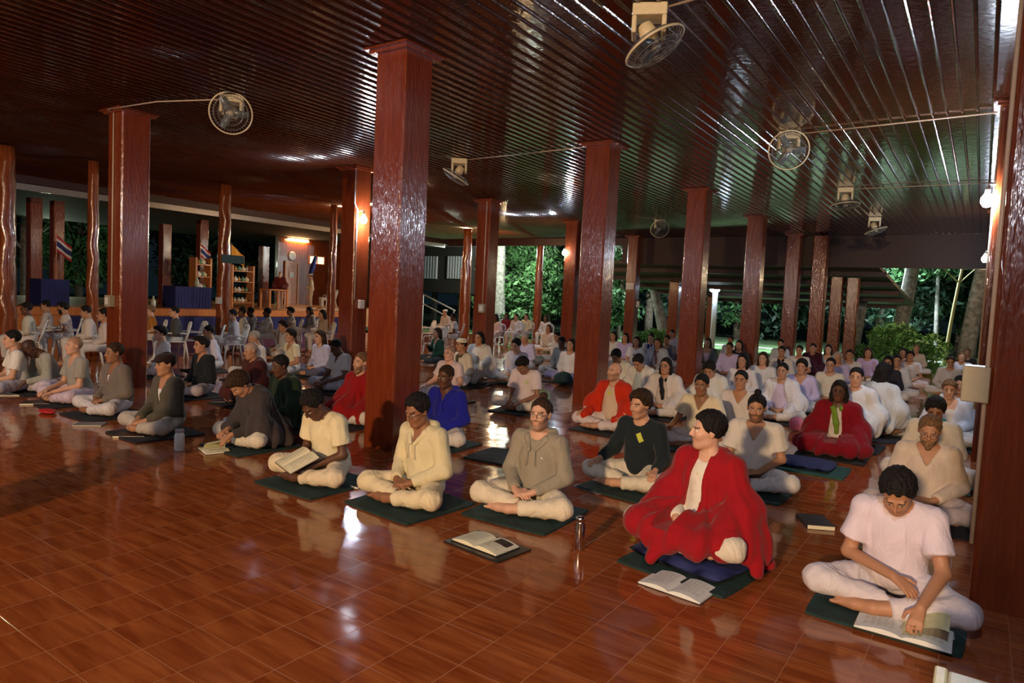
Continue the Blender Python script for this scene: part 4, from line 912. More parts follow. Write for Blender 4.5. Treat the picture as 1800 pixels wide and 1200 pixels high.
# ================================================================== lamps, fans, boxes
def bulb(x, y, z, r, strength, col, wall_dx, label):
    e = empty('light_bulb', (x, y, z)); tag(e, label, 'lamp', 'bare white bulbs on the columns')
    MB().lathe([(0.002, -1.35 * r), (.55 * r, -1.2 * r), (r, -.5 * r), (r, .35 * r), (.6 * r, 1.0 * r), (.4 * r, 1.3 * r)], n=16).build('globe', glow('bulb_glow_%d' % int(x * 10 + y), col, strength), e, smooth=True)
    MB().lathe([(.42 * r, 1.25 * r), (.46 * r, 2.1 * r), (.2 * r, 2.3 * r)], n=12).tube([(0, 0, 2.2 * r), (0, 0, 2.9 * r), (wall_dx, 0, 2.9 * r)], 0.012).build('socket', M_PLA, e, smooth=True)
for (x, y, z, r, s, c), dx, lab in zip(BULB, (-.16, .0, .07, .07), ('glaring white bulb on the dark column at left of centre', 'far white bulb left of the second middle column', 'glaring bulb at upper right on the second right column', 'far bulb at right below the fascia board')):
    bulb(x, y, z, r, s, c, dx, lab)
def fan(px, py, label, nod, yaw, roll=0.0):
    p = on_z(px, py, CZ); x, y = float(p[0]), float(p[1])
    e = empty('ceiling_fan', (x, y, CZ - .001), yaw * D2R); tag(e, label, 'fan', 'white orbit fans on the ceiling')
    MB().box((-.14, -.11, -.10), (.14, .11, 0)).box((-.14, -.11, -.24), (-.10, .11, -.10)).box((.10, -.11, -.24), (.14, .11, -.10)).build('bracket', M_CREAM, e, bevel=.012)
    R = Matrix.Rotation(roll * D2R, 3, 'Y') @ Matrix.Rotation(nod * D2R, 3, 'X'); c = Vector((0, 0, -.22))
    MB().lathe([(.02, .10), (.065, .08), (.075, 0), (.06, -.06), (.02, -.07)], n=16).xf(R, c).build('motor', M_CREAM, e, smooth=True)
    d = Vector((0, 0, -.115)); g = MB()
    for rr, zz in ((.255, 0), (.255, .012), (.21, .045), (.21, -.05), (.15, .062), (.15, -.068), (.09, .068), (.09, -.078)):
        g.tube([(rr * math.cos(a), rr * math.sin(a), zz) for a in np.linspace(0, 2 * math.pi, 33)], .0028 if rr < .25 else .008, 5, caps=False)
    for k in range(36):
        a = 2 * math.pi * k / 36; ca, sa = math.cos(a), math.sin(a)
        for sgn in (1, -1): g.tube([(.05 * ca, .05 * sa, sgn * .075), (.15 * ca, .15 * sa, sgn * .066), (.21 * ca, .21 * sa, sgn * .048), (.255 * ca, .255 * sa, 0)], .0016, 3, caps=False)
    g.xf(None, d).xf(R, c); gd = g.build('wire_guard', M_WIRE, e, smooth=True)
    MB().tube([(.258 * math.cos(a), .258 * math.sin(a), 0) for a in np.linspace(0, 2 * math.pi, 41)], .010, 6, caps=False).xf(None, d).xf(R, c).build('rim', M_CREAM, e, smooth=True)
    for k in range(3):
        a0 = 2 * math.pi * k / 3; V = []; F = []
        for i in range(7):
            t = i / 6; rr = .05 + .17 * t; wd = .035 + .055 * math.sin(math.pi * min(1, .25 + .6 * t))
            for q, zq in ((-1, -.014), (1, .014)):
                a = a0 + q * wd / rr * .55; V += [(rr * math.cos(a), rr * math.sin(a), zq), (rr * math.cos(a), rr * math.sin(a), zq + .003)]
        for i in range(6): b = 4 * i; F += [(b, b + 4, b + 6, b + 2), (b + 1, b + 3, b + 7, b + 5), (b, b + 1, b + 5, b + 4), (b + 2, b + 6, b + 7, b + 3)]
        MB().add(V, F).xf(None, d).xf(R, c).build('blade', plain('fan_blade_plastic', (.12, .14, .15), .25, noise=.05), e, smooth=True)
    MB().lathe([(.01, -.03), (.045, -.02), (.05, .02), (.01, .03)], n=14).xf(None, d).xf(R, c).build('hub', plain('fan_hub', (.30, .28, .24), .4), e, smooth=True)
    return x, y
F_ = [fan(1143, 12, 'nearest ceiling fan with cream bracket, tilted sideways, at top centre-right', -4, 24, -30),
      fan(408, 168, 'ceiling fan at upper left with round guard facing the camera', -75, 52),
      fan(808, 279, 'small ceiling fan tilted edge-on right of the foreground column', 6, 38, 30),
      fan(1387, 233, 'ceiling fan with round guard facing the camera, second in the right line', -70, 20),
      fan(1487, 330, 'third ceiling fan in the right line, seen edge-on', -4, 9, -6),
      fan(1538, 382, 'farthest ceiling fan in the right line, above the fascia', 0, 7, -20),
      fan(1160, 386, 'dark distant ceiling fan between the second and third columns', -60, 30)]
def wire(pts, r, label, mat=None):
    o = MB().tube(pts, r, 6).build('power_cable', mat or M_PIPE, smooth=True); tag(o, label, 'cable'); return o
zc = CZ - .030
wire([(XA - .02, 5.14 - .225, 3.98), (XA - .02, 5.14 - .30, zc), (-9.4, 4.95, zc), (F_[1][0] - .14, F_[1][1], zc)], .009, 'thin cable running along the ceiling from the cable column to the left fan')
wire([(X2 + .3, Y0 + DY - .1, zc), (F_[2][0] + .16, F_[2][1], zc)], .009, 'thin cable from the small edge-on fan towards the second middle column')
wire([(.0, 5.0, zc), (F_[0][0] + .15, F_[0][1], zc)], .010, 'cable across the ceiling boards from the nearest fan')
wire([(.02, 9.75, zc), (F_[3][0] + .15, F_[3][1], zc)], .010, 'cable across the ceiling boards from the second right-line fan')
wire([(.02, 14.6, zc), (F_[4][0] + .15, F_[4][1], zc)], .009, 'faint cable across the boards from the third right-line fan')
def sbox(cx, cy, cz, w, d, hgt, label, mat=M_BOXC, plate=True, fy=-1):
    e = empty('switch_box', (cx, cy, cz)); tag(e, label, 'switch box')
    MB().box((-w / 2, -d / 2, -hgt / 2), (w / 2, d / 2, hgt / 2)).build('housing', mat, e, bevel=.006)
    if plate:
        MB().box((-w * .3, fy * (d / 2 + .006) - .003, -hgt * .3), (w * .3, fy * (d / 2 + .006) + .003, hgt * .3)).build('cover_plate', M_PLA, e, bevel=.002)
        MB().box((-.012, fy * (d / 2 + .014) - .004, -.02), (.012, fy * (d / 2 + .014) + .004, .02)).build('switch', M_CREAM, e)
sbox(XA - .02, 5.14 - .245, 1.28, .15, .08, .17, 'cream switch box at the foot of the long cable on the first left column')
sbox(XA + .1, 13.99 - .24, 1.32, .18, .07, .22, 'cream switch box on the warm-streaked column behind the white shawl')
q = on_x(632, 551, XA + .25); sbox(XA + .245, 9.56, 1.34, .07, .12, .17, 'grey switch box under the pipe on the bulb column', M_PLA, plate=False)
q = on_x(377, 528, -15.0); sbox(-15.2 + .10, float(on_x(393, 480, -15.2)[1]) - .17, float(q[2]), .1, .12, .16, 'small white switch box on the round timber post', M_PLA, plate=False)
q = on_x(755, 0, 0)
sbox(XA + .0, 22.85 - .22, 2.25, .30, .05, .24, 'small white panel with dark screen on the slim far column', M_PLA)
sbox(XA + .25, 22.85, 1.62, .1, .1, .22, 'small white switch box on the side of the slim far column', M_PLA, plate=False)
bx = sbox(-.005, 4.66, 1.25, .13, .17, .20, 'beige switch box on the side of the dark right-hand column', M_BOXC, plate=False)
wire([(-10.25, 9.30, 3.98), (-10.25, 9.30, 3.3), (-10.262, 9.38, 3.2), (-10.262, 9.38, 1.43)], .012, 'white conduit pipe down the bulb column', M_PLA)
# cream box rising into the bottom edge of the frame
e = empty('cream_box', (.03, 2.18, 0)); tag(e, 'cream rounded box on a dark stand at the bottom right edge', 'box')
MB().box((-.035, -.13, .42), (.072, .12, .60)).build('housing', M_CREAM, e, bevel=.008)
MB().box((-.068, -.13, .40), (-.036, .12, .605)).build('side_panel', plain('cream_panel', (.70, .60, .30), .4), e, bevel=.006)
MB().box((-.03, -.03, .02), (.03, .03, .419)).box((-.12, -.12, 0), (.12, .12, .025)).build('stand', M_BLK, e, bevel=.004)
# ================================================================== mats, chairs, small things
def cushioned(x, y, hx, hy, z0, z1, name, mat, label, cat, rot=0.0, group=None, puff=0.0):
    V = []; F = []; nx, ny = 14, 14
    for side, zb_ in ((1, z1), (0, z0)):
        for i in range(nx + 1):
            for j in range(ny + 1):
                u = -1 + 2 * i / nx; v = -1 + 2 * j / ny; ed = (1 - u ** 6) * (1 - v ** 6)
                mid = (z0 + z1) / 2
                z = zb_ if puff == 0 else (mid + (z1 - mid) * (ed ** .4) if side else z0 + (mid - z0) * (1 - ed ** .25))
                z += .0015 * math.sin(9 * u + x * 5) * math.cos(7 * v) if side else 0
                V.append((hx * u * (1 - .03 * abs(v) ** 4), hy * v * (1 - .03 * abs(u) ** 4), z))
    n1 = (nx + 1) * (ny + 1)
    for i in range(nx):
        for j in range(ny):
            a = i * (ny + 1) + j; F.append((a, a + ny + 1, a + ny + 2, a + 1)); F.append((n1 + a, n1 + a + 1, n1 + a + ny + 2, n1 + a + ny + 1))
    for i in range(nx):
        for j in (0, ny):
            a = i * (ny + 1) + j; F.append((a, a + n1, a + n1 + ny + 1, a + ny + 1) if j == 0 else (a, a + ny + 1, a + n1 + ny + 1, a + n1))
    for j in range(ny):
        for i in (0, nx):
            a = i * (ny + 1) + j; F.append((a, a + 1, a + n1 + 1, a + n1) if i == 0 else (a, a + n1, a + n1 + 1, a + 1))
    o = link(name, mesh_from(name, V, F, smooth=puff > 0), mat, None, (x, y, 0)); o.rotation_euler = (0, 0, rot); return tag(o, label, cat, group)
def chair_proto():
    r = empty('plastic_chair', (0, 0, 0)); tag(r, 'chair', 'chair')
    V = []; F = []
    MB().box((-.22, -.24, .425), (.22, .20, .45)).build('seat', M_PLA, r, bevel=.01)
    bk = MB(); 
    for q in (-1, 1): bk.tube([(q * .20, .19, .44), (q * .215, .24, .62), (q * .19, .29, .80), (q * .12, .305, .87)], [.018, .018, .02, .022], 8)
    bk.tube([(-.13, .305, .865), (0, .315, .885), (.13, .305, .865)], .028, 8)
    for q in (-.12, -.06, 0, .06, .12): bk.tube([(q, .20, .45), (q, .25, .63), (q * .9, .30, .86)], .012, 6)
    bk.build('backrest', M_PLA, r, smooth=True)
    for q in (-1, 1):
        MB().tube([(q * .215, .22, .62), (q * .245, .05, .645), (q * .245, -.18, .64), (q * .225, -.23, .60), (q * .215, -.22, .44)], .016, 8).build('armrest', M_PLA, r, smooth=True)
        MB().tube([(q * .20, -.21, .44), (q * .235, -.25, .0)], [.022, .018], 8).build('leg', M_PLA, r, smooth=True)
        MB().tube([(q * .19, .18, .44), (q * .23, .26, .0)], [.022, .018], 8).build('leg', M_PLA, r, smooth=True)
    return r
CH0 = chair_proto(); chused = [False]
def put_chair(x, y, z, rot, label):
    if not chused[0]: r = CH0; chused[0] = True
    else:
        r = CH0.copy(); SC.collection.objects.link(r)
        for ch in CH0.children:
            c = ch.copy(); SC.collection.objects.link(c); c.parent = r
    r.scale = (.88,) * 3; r.location = (x, y, z); r.rotation_euler = (0, 0, rot); tag(r, label, 'chair', 'white plastic chairs on the left'); return r
for (x, y, w, mc, yaw, dist, cush) in MATPOS:
    if mc == 'chair':
        if 'hidden' in w: continue
        put_chair(x, y, cush, yaw, 'white plastic armchair under the ' + w)
        continue
    col = M_MATG if mc is None and dist < 7.5 else M_MATT if mc == 't' else M_MATB
    cushioned(x, y - .14, .36, .36, 0.001, .016, 'sitting_mat', col, ('thin dark mat under the ' + w)[:110], 'mat', rot=yaw * .4 + random.uniform(-.06, .06), group='thin sitting mats on the tiles')
    if cush:
        c_ = cushioned(x, y - .10, .33, .30, .018, .105, 'seat_cushion', M_CUSH, 'flat navy cushion under the person in the wide crimson shawl', 'cushion', rot=yaw, puff=1)
for px_, py_, lab in [(338, 560, 'empty white plastic chair in front of the stage curtain'), (369, 566, 'empty white plastic chair left of the round timber post'), (750, 560, 'empty white plastic chair right of the foreground column'), (765, 572, 'empty white plastic chair beside the green-jacketed person')]:
    p = on_z(px_, py_, .84); put_chair(float(p[0]), float(p[1]), 0, random.uniform(-.7, -.2), lab)
# a spare mat and cushion
p = on_z(1427, 824); cushioned(p[0], p[1], .34, .30, .001, .016, 'sitting_mat', M_MATT, 'empty green mat under the navy cushion near the aisle', 'mat')
cushioned(p[0] - .06, p[1] + .02, .27, .22, .018, .085, 'seat_cushion', M_CUSH, 'empty navy cushion on a green mat near the aisle', 'cushion', puff=1)
p = on_z(885, 804); cushioned(p[0], p[1], .30, .30, .001, .016, 'sitting_mat', M_MATB, 'empty black mat on the tiles behind the grey sweatshirt', 'mat', rot=.1)
# books
def open_book(px, py, rot, label, w=.17, d=.25, lift=0.0, z0=.0, tone=None, pic=False, cover=None, page_up=False):
    p = on_z(px, py, z0); r = empty('open_book', (float(p[0]), float(p[1]), z0), rot); tag(r, label, 'book')
    pm = tone or M_PAPER
    for q in (-1, 1):
        V = []; F = []; n = 10
        for i in range(n + 1):
            t = i / n; x = q * w * t; h = .010 + .022 * math.sin(math.pi * min(1, t * 1.05)) ** .7 * (1 - .55 * t) + .002
            for y in (-d / 2, d / 2): V += [(x, y, .004), (x, y, h)]
        for i in range(n):
            a = 4 * i; f4 = [(a, a + 4, a + 5, a + 1), (a + 2, a + 3, a + 7, a + 6), (a + 1, a + 5, a + 7, a + 3), (a, a + 2, a + 6, a + 4)]
            F += f4 if q > 0 else [t_[::-1] for t_ in f4]
        F += [(0, 1, 3, 2), (4 * n, 4 * n + 2, 4 * n + 3, 4 * n + 1)]
        pg = MB().add(V, F).build('pages', pm, r, smooth=False)
        ink = MB()
        rows = 9
        for k in range(rows):
            y = d / 2 - .03 - k * (d - .06) / rows
            if pic and q > 0 and k < 4: continue
            x0 = q * w * .18; x1 = q * w * (.86 if (k * 7) % 3 else .7)
            seg = 5
            for s_ in range(seg):
                ta = abs(x0 + (x1 - x0) * s_ / seg) / w; tb = abs(x0 + (x1 - x0) * (s_ + .8) / seg) / w
                ha, hb = [.0145 + .022 * math.sin(math.pi * min(1, t * 1.05)) ** .7 * (1 - .55 * t) for t in (ta, tb)]
                ink.add([(q * ta * w, y, ha), (q * tb * w, y, hb), (q * tb * w, y - .004, hb), (q * ta * w, y - .004, ha)], [(0, 1, 2, 3)])
        ink.build('print', plain('grey_print', (.42, .40, .34), .8), pg)
        if pic and q > 0:
            V = []
            for t in (.30, .5, .7, .88):
                hh = .0150 + .022 * math.sin(math.pi * min(1, t * 1.05)) ** .7 * (1 - .55 * t)
                V += [(w * t, d * .06, hh), (w * t, d * .40, hh)]
            MB().add(V, [(0, 2, 3, 1), (2, 4, 5, 3), (4, 6, 7, 5)]).build('picture', plain('dark_picture', (.03, .02, .02), .5, noise=.8, scale=60), pg)
    MB().box((-w - .006, -d / 2 - .005, .0005), (w + .006, d / 2 + .005, .004)).build('cover', cover or M_BLK, r)
    if page_up:
        V = []; n = 8
        for i in range(n + 1):
            t = i / n; V += [(w * t * .92, -d / 2 + .01, .03 + .075 * math.sin(t * 1.9)), (w * t * .92, d / 2 - .01, .03 + .10 * math.sin(t * 1.9))]
        MB().add(V, [(2 * i, 2 * i + 2, 2 * i + 3, 2 * i + 1) for i in range(n)]).build('lifted_page', plain('yellowish_page', (.66, .64, .36), .8), r, smooth=True)
    return r
def closed_book(px, py, rot, label, w=.09, d=.125, h=.022, mat=M_BLK, z0=0.0):
    p = on_z(px, py, z0); r = empty('closed_book', (float(p[0]), float(p[1]), z0), rot); tag(r, label, 'book')
    MB().box((-w + .004, -d + .004, .003), (w - .001, d - .004, h - .003)).build('pages', M_PAPER, r)
    MB().box((-w, -d, .0003), (w, d, .003)).box((-w, -d, h - .003), (w, d, h)).box((-w, -d, .003), (-w + .003, d, h - .003)).build('cover', mat, r)
    return r
p = on_z(860, 962); f_ = MB().box((-.26, -.16, .001), (.22, .16, .012)).build('document_case', M_BLK, bevel=.003, loc=(float(p[0]), float(p[1]), 0)); f_.rotation_euler = (0, 0, -.12)
tag(f_, 'flat black document case under the open book in front of the grey sweatshirt', 'case')
open_book(853, 956, -.10, 'open cream book with a dark picture, in front of the grey sweatshirt', w=.19, d=.22, z0=.013, pic=True)
open_book(1192, 1032, -.10, 'open blank-looking book in front of the wide crimson shawl', w=.19, d=.25, tone=M_PAPERW)
open_book(1588, 1108, .0, 'large open book with a lifted yellowish page before the lilac-shirted reader', w=.21, d=.26, z0=.017, tone=M_PAPERW, page_up=True)
open_book(376, 792, -.3, 'open book being paged by the stooped person in the charcoal wrap', w=.15, d=.22, page_up=True)
closed_book(232, 766, -.75, 'dark thick book in front of the dark cap wearer', w=.11, d=.15, mat=plain('brown_cover', (.04, .02, .015), .5))
closed_book(158, 746, -.7, 'thin grey book in front of the brown-grey jacket', w=.10, d=.14, h=.012, mat=plain('grey_cover', (.2, .18, .17), .5))
closed_book(66, 709, -.6, 'brown book beside a red pouch at left', w=.13, d=.16, mat=plain('brown_cover', (.04, .02, .015), .5))
closed_book(18, 692, -.5, 'open pale papers before the deeply bowed person at left', w=.20, d=.16, h=.012, mat=M_PAPERW)
closed_book(1432, 921, .5, 'black book with cream page edges beside the V-neck tunic', w=.10, d=.14, h=.035)
closed_book(384, 706, -.6, 'small dark book in front of the black zipped jacket', w=.12, d=.09, mat=plain('purple_cover', (.03, .015, .05), .5))
closed_book(1450, 789, .1, 'white booklet in front of the crimson cape with green scarf, left one', w=.12, d=.10, h=.012, mat=M_PAPERW)
closed_book(1478, 793, -.1, 'white booklet in front of the crimson cape with green scarf, right one', w=.08, d=.10, h=.014, mat=M_PAPERW)
closed_book(1045, 858, -.3, 'flat printed sheet on the tiles left of the black sweater', w=.16, d=.12, h=.004, mat=plain('printed_sheet', (.30, .20, .20), .7, noise=.6, scale=14))
closed_book(1052, 700, .2, 'white notebook beside the orange shawl', w=.08, d=.1, h=.012, mat=M_PAPERW)
closed_book(1352, 748, .1, 'white booklet in front of the white shawl over lilac', w=.14, d=.09, h=.012, mat=M_PAPERW)
closed_book(560, 650, .1, 'white sheets in front of the dark-skinned person in white', w=.14, d=.10, h=.006, mat=M_PAPERW)
# book in the lap of the cream t-shirt reader
b_ = open_book(541, 786, -.35, 'open book resting across the lap of the cream t-shirt reader', w=.17, d=.25, z0=.20, tone=M_PAPER)
rd = [o for o in SC.objects if o.get('label', '').startswith('dark-skinned person in cream t-shirt')][0]
b_.location = (rd.location[0] - .02, rd.location[1] - .33, .215); b_.rotation_euler = (.42, .05, -.30)
# bottles
def bottle(px, py, label, r=.032, h=.24, mat=M_STEEL, capm=M_STEEL, neck=.6):
    p = on_z(px, py); e = empty('water_bottle', (float(p[0]), float(p[1]), 0)); tag(e, label, 'bottle')
    MB().lathe([(r * .9, 0.001), (r, .01), (r, h * .70), (r * neck, h * .82), (r * neck, h * .86)], n=24).build('body', mat, e, smooth=True)
    MB().lathe([(r * neck * 1.1, h * .86), (r * neck * 1.1, h * .98), (r * neck * .9, h)], n=24).build('cap', capm, e, smooth=True)
    return e
bottle(1018, 966, 'shiny steel flask on the tiles right of the grey sweatshirt', r=.033, h=.22, neck=.85)
bottle(315, 792, 'matte grey bottle standing alone in front of the dark cap wearer', r=.045, h=.21, mat=plain('grey_enamel', (.62, .62, .60), .4), capm=plain('grey_lid', (.28, .28, .28), .3), neck=.8)
CLR = plain('clear_plastic', (.8, .85, .9), .08, noise=.02); CLR.node_tree.nodes['Principled BSDF'].inputs['Transmission Weight'].default_value = .8
bottle(1428, 742, 'clear plastic water bottle left of the crimson cape with green scarf', r=.034, h=.24, mat=CLR, capm=M_PAPERW, neck=.4)
bottle(955, 660, 'clear plastic bottle behind the lime-tagged sitter', r=.034, h=.22, mat=CLR, capm=M_PAPERW, neck=.4)
bottle(1200, 655, 'white flask beside the third column', r=.04, h=.2, mat=CLR, capm=M_PAPERW, neck=.5)
# red pouch, cup, pink bag, glasses case
def blob(px, py, r3, name, mat, label, cat, z=None):
    z = r3[2] if z is None else z; p = on_z(px, py, z); f = Field(axis(-r3[0] * 1.3, r3[0] * 1.3, max(r3) / 14), axis(-r3[1] * 1.3, r3[1] * 1.3, max(r3) / 14), axis(-r3[2] * 1.4, r3[2] * 1.5, max(r3) / 14))
    f.ell((0, 0, 0), r3, 0); f.folds(.06 * min(r3), 3.0 / max(r3), px * .1); V, F = f.mesh(); zmin = float(V[:, 2].min())
    o = link(name, np_mesh(name, V, F), mat, None, (float(p[0]), float(p[1]), -zmin + .001)); return tag(o, label, cat)
blob(84, 722, (.15, .08, .025), 'zip_pouch', plain('red_fabric', (.45, .012, .012), .7), 'flat red pouch beside the brown book at left', 'pouch')
blob(398, 738, (.035, .035, .035), 'paper_ball', M_PAPERW, 'small white crumpled tissue on the tiles left of the charcoal wrap', 'tissue')
blob(1400, 745, (.10, .06, .10), 'cloth_bag', plain('pink_fabric', (.62, .16, .24), .8), 'pink cloth bag beside the white shawl over lilac', 'bag')
blob(870, 655, (.16, .12, .10), 'cloth_bag', plain('white_fabric', (.5, .5, .5), .8), 'pale patterned bag behind the lime-tagged sitter, left side', 'bag')
blob(945, 632, (.18, .14, .13), 'cloth_bag', plain('khaki_fabric', (.34, .32, .24), .8, noise=.5, scale=20), 'khaki patterned bag behind the lime-tagged sitter, right side', 'bag')
blob(990, 665, (.20, .12, .13), 'backpack', plain('dark_teal_fabric', (.006, .03, .035), .8), 'dark teal backpack left of the second column', 'bag')
blob(895, 645, (.13, .1, .08), 'cloth_bag', plain('lavender_fabric', (.40, .36, .60), .8), 'lavender folded cloth beside the young person in the white collared shirt', 'cloth')
p = on_z(623, 858); gcase = MB()
gcase.tube([(-.05, 0, .010), (0, -.02, .012), (.05, 0, .010)], .009, 8).tube([(-.05, .01, .008), (.02, .05, .010), (.07, .03, .008)], .006, 8)
tag(gcase.build('folded_glasses', M_PAPERW, loc=(float(p[0]), float(p[1]), 0), smooth=True), 'white folded item on the tiles left of the cream-hooded sitter', 'glasses')
# name tags and logo (children of the garments' wearers)
def child_of(labelpart, name, hx, hy, off, w, h_, mat, Yd):
    for o in SC.objects:
        if o.get('label', '').startswith(labelpart):
            q = on_y(hx, hy, Yd); M_ = Matrix.Translation(o.location) @ Matrix.Rotation(o.rotation_euler.z, 4, 'Z')
            return o
def tag_on(labelpart, name, x, z, w, h_, mat, tilt=0.0, dy=.004):
    ob = [o for o in SC.objects if o.get('label', '').startswith(labelpart)][0]
    sh = [c for c in ob.children if c.name.split('.')[0] in ('shirt', 'hooded_sweatshirt', 'jacket')][0]
    V = np.empty(len(sh.data.vertices) * 3, np.float32); sh.data.vertices.foreach_get('co', V); V = V.reshape(-1, 3)
    nx, nz = 4, 4; g = []
    for i in range(nx + 1):
        for j in range(nz + 1):
            u = (i / nx - .5) * w; v = (j / nz - .5) * h_; xx = x + u * math.cos(tilt) - v * math.sin(tilt); zz = z + u * math.sin(tilt) + v * math.cos(tilt)
            d = (V[:, 0] - xx) ** 2 + (V[:, 2] - zz) ** 2; near = V[d < .02 ** 2]
            yy = near[:, 1].min() if len(near) else -.15
            g.append((xx, yy - dy, zz))
    ys_ = np.mean([a[1] for a in g]); g = [(a[0], min(a[1], ys_ + .01), a[2]) for a in g]
    F = [(i * (nz + 1) + j, (i + 1) * (nz + 1) + j, (i + 1) * (nz + 1) + j + 1, i * (nz + 1) + j + 1) for i in range(nx) for j in range(nz)]
    n = len(g); g2 = g + [(a[0], a[1] + .002, a[2]) for a in g]
    F2 = F + [tuple(n + k for k in f[::-1]) for f in F]
    return link(name, mesh_from(name, g2, F2), mat, ob)
M_LIME = plain('lime_tag', (.50, .55, .05), .6)
tag_on('dark-haired person in black sweater', 'name_tag', .055, .46, .045, .085, M_LIME, tilt=.5)
tag_on('person in white t-shirt with lime tag', 'name_tag', .075, .44, .06, .06, plain('pale_tag', (.48, .50, .26), .6))
tag_on('shaven-headed bearded person', 'name_tag', .0, .48, .06, .035, M_LIME)
tag_on('person in grey-green hooded sweatshirt', 'chest_logo', .085, .43, .022, .008, M_PAPERW, tilt=-.5)
for z in (.30, .36, .42, .48): tag_on('person wrapped in a wide crimson shawl', 'shirt_button', -.14 * (.6 - z), z, .012, .012, M_CREAM)
tag_on('person in white t-shirt with small dark chest print', 'chest_print', .0, .42, .09, .03, M_BLK)
tag_on('person in white t-shirt with chest print near', 'chest_print', .0, .42, .08, .05, plain('grey_print', (.42, .40, .34), .8))
# ================================================================== stage furniture
def at(px, py, X): return on_x(px, py, X)
def cloth_table(pl, pr, top_py, X, label):
    a = at(pl, top_py, X); b = at(pr, top_py, X); y0, y1, z1 = float(a[1]), float(b[1]), float(a[2])
    e = empty('cloth_table', (X - .35, (y0 + y1) / 2, .82)); tag(e, label, 'table'); L = (y1 - y0) / 2; H_ = z1 - .82
    MB().box((-.33, -L + .02, H_ - .03), (.33, L - .02, H_)).build('tabletop', M_DOORW, e)
    V = []; F = []; n = 40
    per = [(.36, -L + 2 * L * i / n) for i in range(n + 1)] + [(.36 - .72 * i / 10, L) for i in range(1, 11)] + [(-.36, L - 2 * L * i / n) for i in range(1, n + 1)] + [(-.36 + .72 * i / 10, -L) for i in range(1, 10)]
    m = len(per)
    for i, (x, y) in enumerate(per):
        w = 1 + .02 * math.sin(i * 1.9); V += [(x * w, y, .005), (x, y, H_ + .004)]
    for i in range(m): j = (i + 1) % m; F.append((2 * i, 2 * j, 2 * j + 1, 2 * i + 1))
    F.append(tuple(2 * i + 1 for i in range(m)))
    MB().add(V, F).build('tablecloth_skirt', M_BLUEC, e); return z1
zt1 = cloth_table(72, 122, 490, -20.3, 'table draped in dark blue cloth at the far left of the stage')
zt2 = cloth_table(308, 372, 503, -20.3, 'table draped in dark blue cloth between the first column and the round post')
def shelf(pl, pr, ptop, X, label, n=4):
    a = at(pl, ptop, X); b = at(pr, ptop, X); y0, y1, z1 = float(a[1]), float(b[1]), float(a[2])
    e = empty('wooden_shelf', (X, (y0 + y1) / 2, .82)); tag(e, label, 'shelf'); L = abs(y1 - y0) / 2; H_ = z1 - .82
    for q in (-1, 1): MB().box((-.2, q * L - .03, 0), (.2, q * L + .03, H_)).build('side_panel', M_DOORW, e)
    for k in range(n): z = H_ * (k + .4) / n; MB().box((-.19, -L + .03, z), (.19, L - .03, z + .03)).build('shelf_board', M_DOORW, e)
    return e, y0, y1, [.82 + H_ * (k + .4) / n + .031 for k in range(n)]
S1 = shelf(340, 366, 452, -22.0, 'small wooden shelf with lit trinkets behind the blue-draped table')
S2 = shelf(404, 441, 465, -22.0, 'taller wooden shelf with rows of bright objects right of the round post', 4)
cols = [(.7, .62, .4), (.5, .45, .4), (.7, .7, .68), (.45, .25, .08), (.15, .3, .22)]
for (e_, ya, yb, zz), nm, gl in ((S1, 'left', 'trinkets on the left shelf'), (S2, 'right', 'objects on the right shelf')):
    lo, hi_ = min(ya, yb) + .12, max(ya, yb) - .12
    for k, z in enumerate(zz):
        for j in range(4):
            y = lo + (hi_ - lo) * (j + .5) / 4; r = .05 + .02 * ((j + k) % 3)
            o = MB().lathe([(r * .7, 0), (r, .05), (r * .9, .10), (r * .35, .14), (r * .4, .17)], n=12).build('jar', plain('jar_glaze_%d' % ((j + k) % 5), cols[(j + k) % 5], .25), smooth=True, loc=(-21.95, y, z))
            tag(o, '%s glazed jar, %s on the %s board of the %s shelf' % (('cream', 'grey-brown', 'white', 'amber', 'dark green')[(j + k) % 5], ('leftmost', 'second', 'third', 'rightmost')[j], ('lowest', 'second', 'third', 'topmost')[k], nm), 'jar', 'jars on the %s shelf' % nm)
for px_, lab in ((270, 'pale bottle on the stage edge right of the cable column'), (346, 'bright lit candle jar on the blue-draped table'), (488, 'white vase on the stage left of the robed person')):
    q = at(px_, 500, -20.3); 
    if px_ == 488: q = at(px_, 500, -21.5)
    zz = zt2 if px_ == 346 else (zt2 if px_ == 270 else 1.6)
    tag(MB().lathe([(.05, 0), (.07, .08), (.06, .2), (.025, .26), (.025, .34)], n=14).build('vase', plain('pale_glass', (.5, .6, .5), .2), smooth=True, loc=(float(q[0]), float(q[1]), zt2 + .006 if px_ == 346 else .821)), lab, 'vase')
# small low table
q = at(482, 505, -21.0); e = empty('side_table', (-21.0, float(q[1]), .82)); tag(e, 'small plain wooden table on the stage left of the robed person', 'table')
MB().box((-.3, -.4, .66), (.3, .4, .70)).build('tabletop', M_DOORW, e)
for a in (-1, 1):
    for b in (-1, 1): MB().box((a * .26 - .03, b * .36 - .03, 0), (a * .26 + .03, b * .36 + .03, .66)).build('leg', M_DOORW, e)
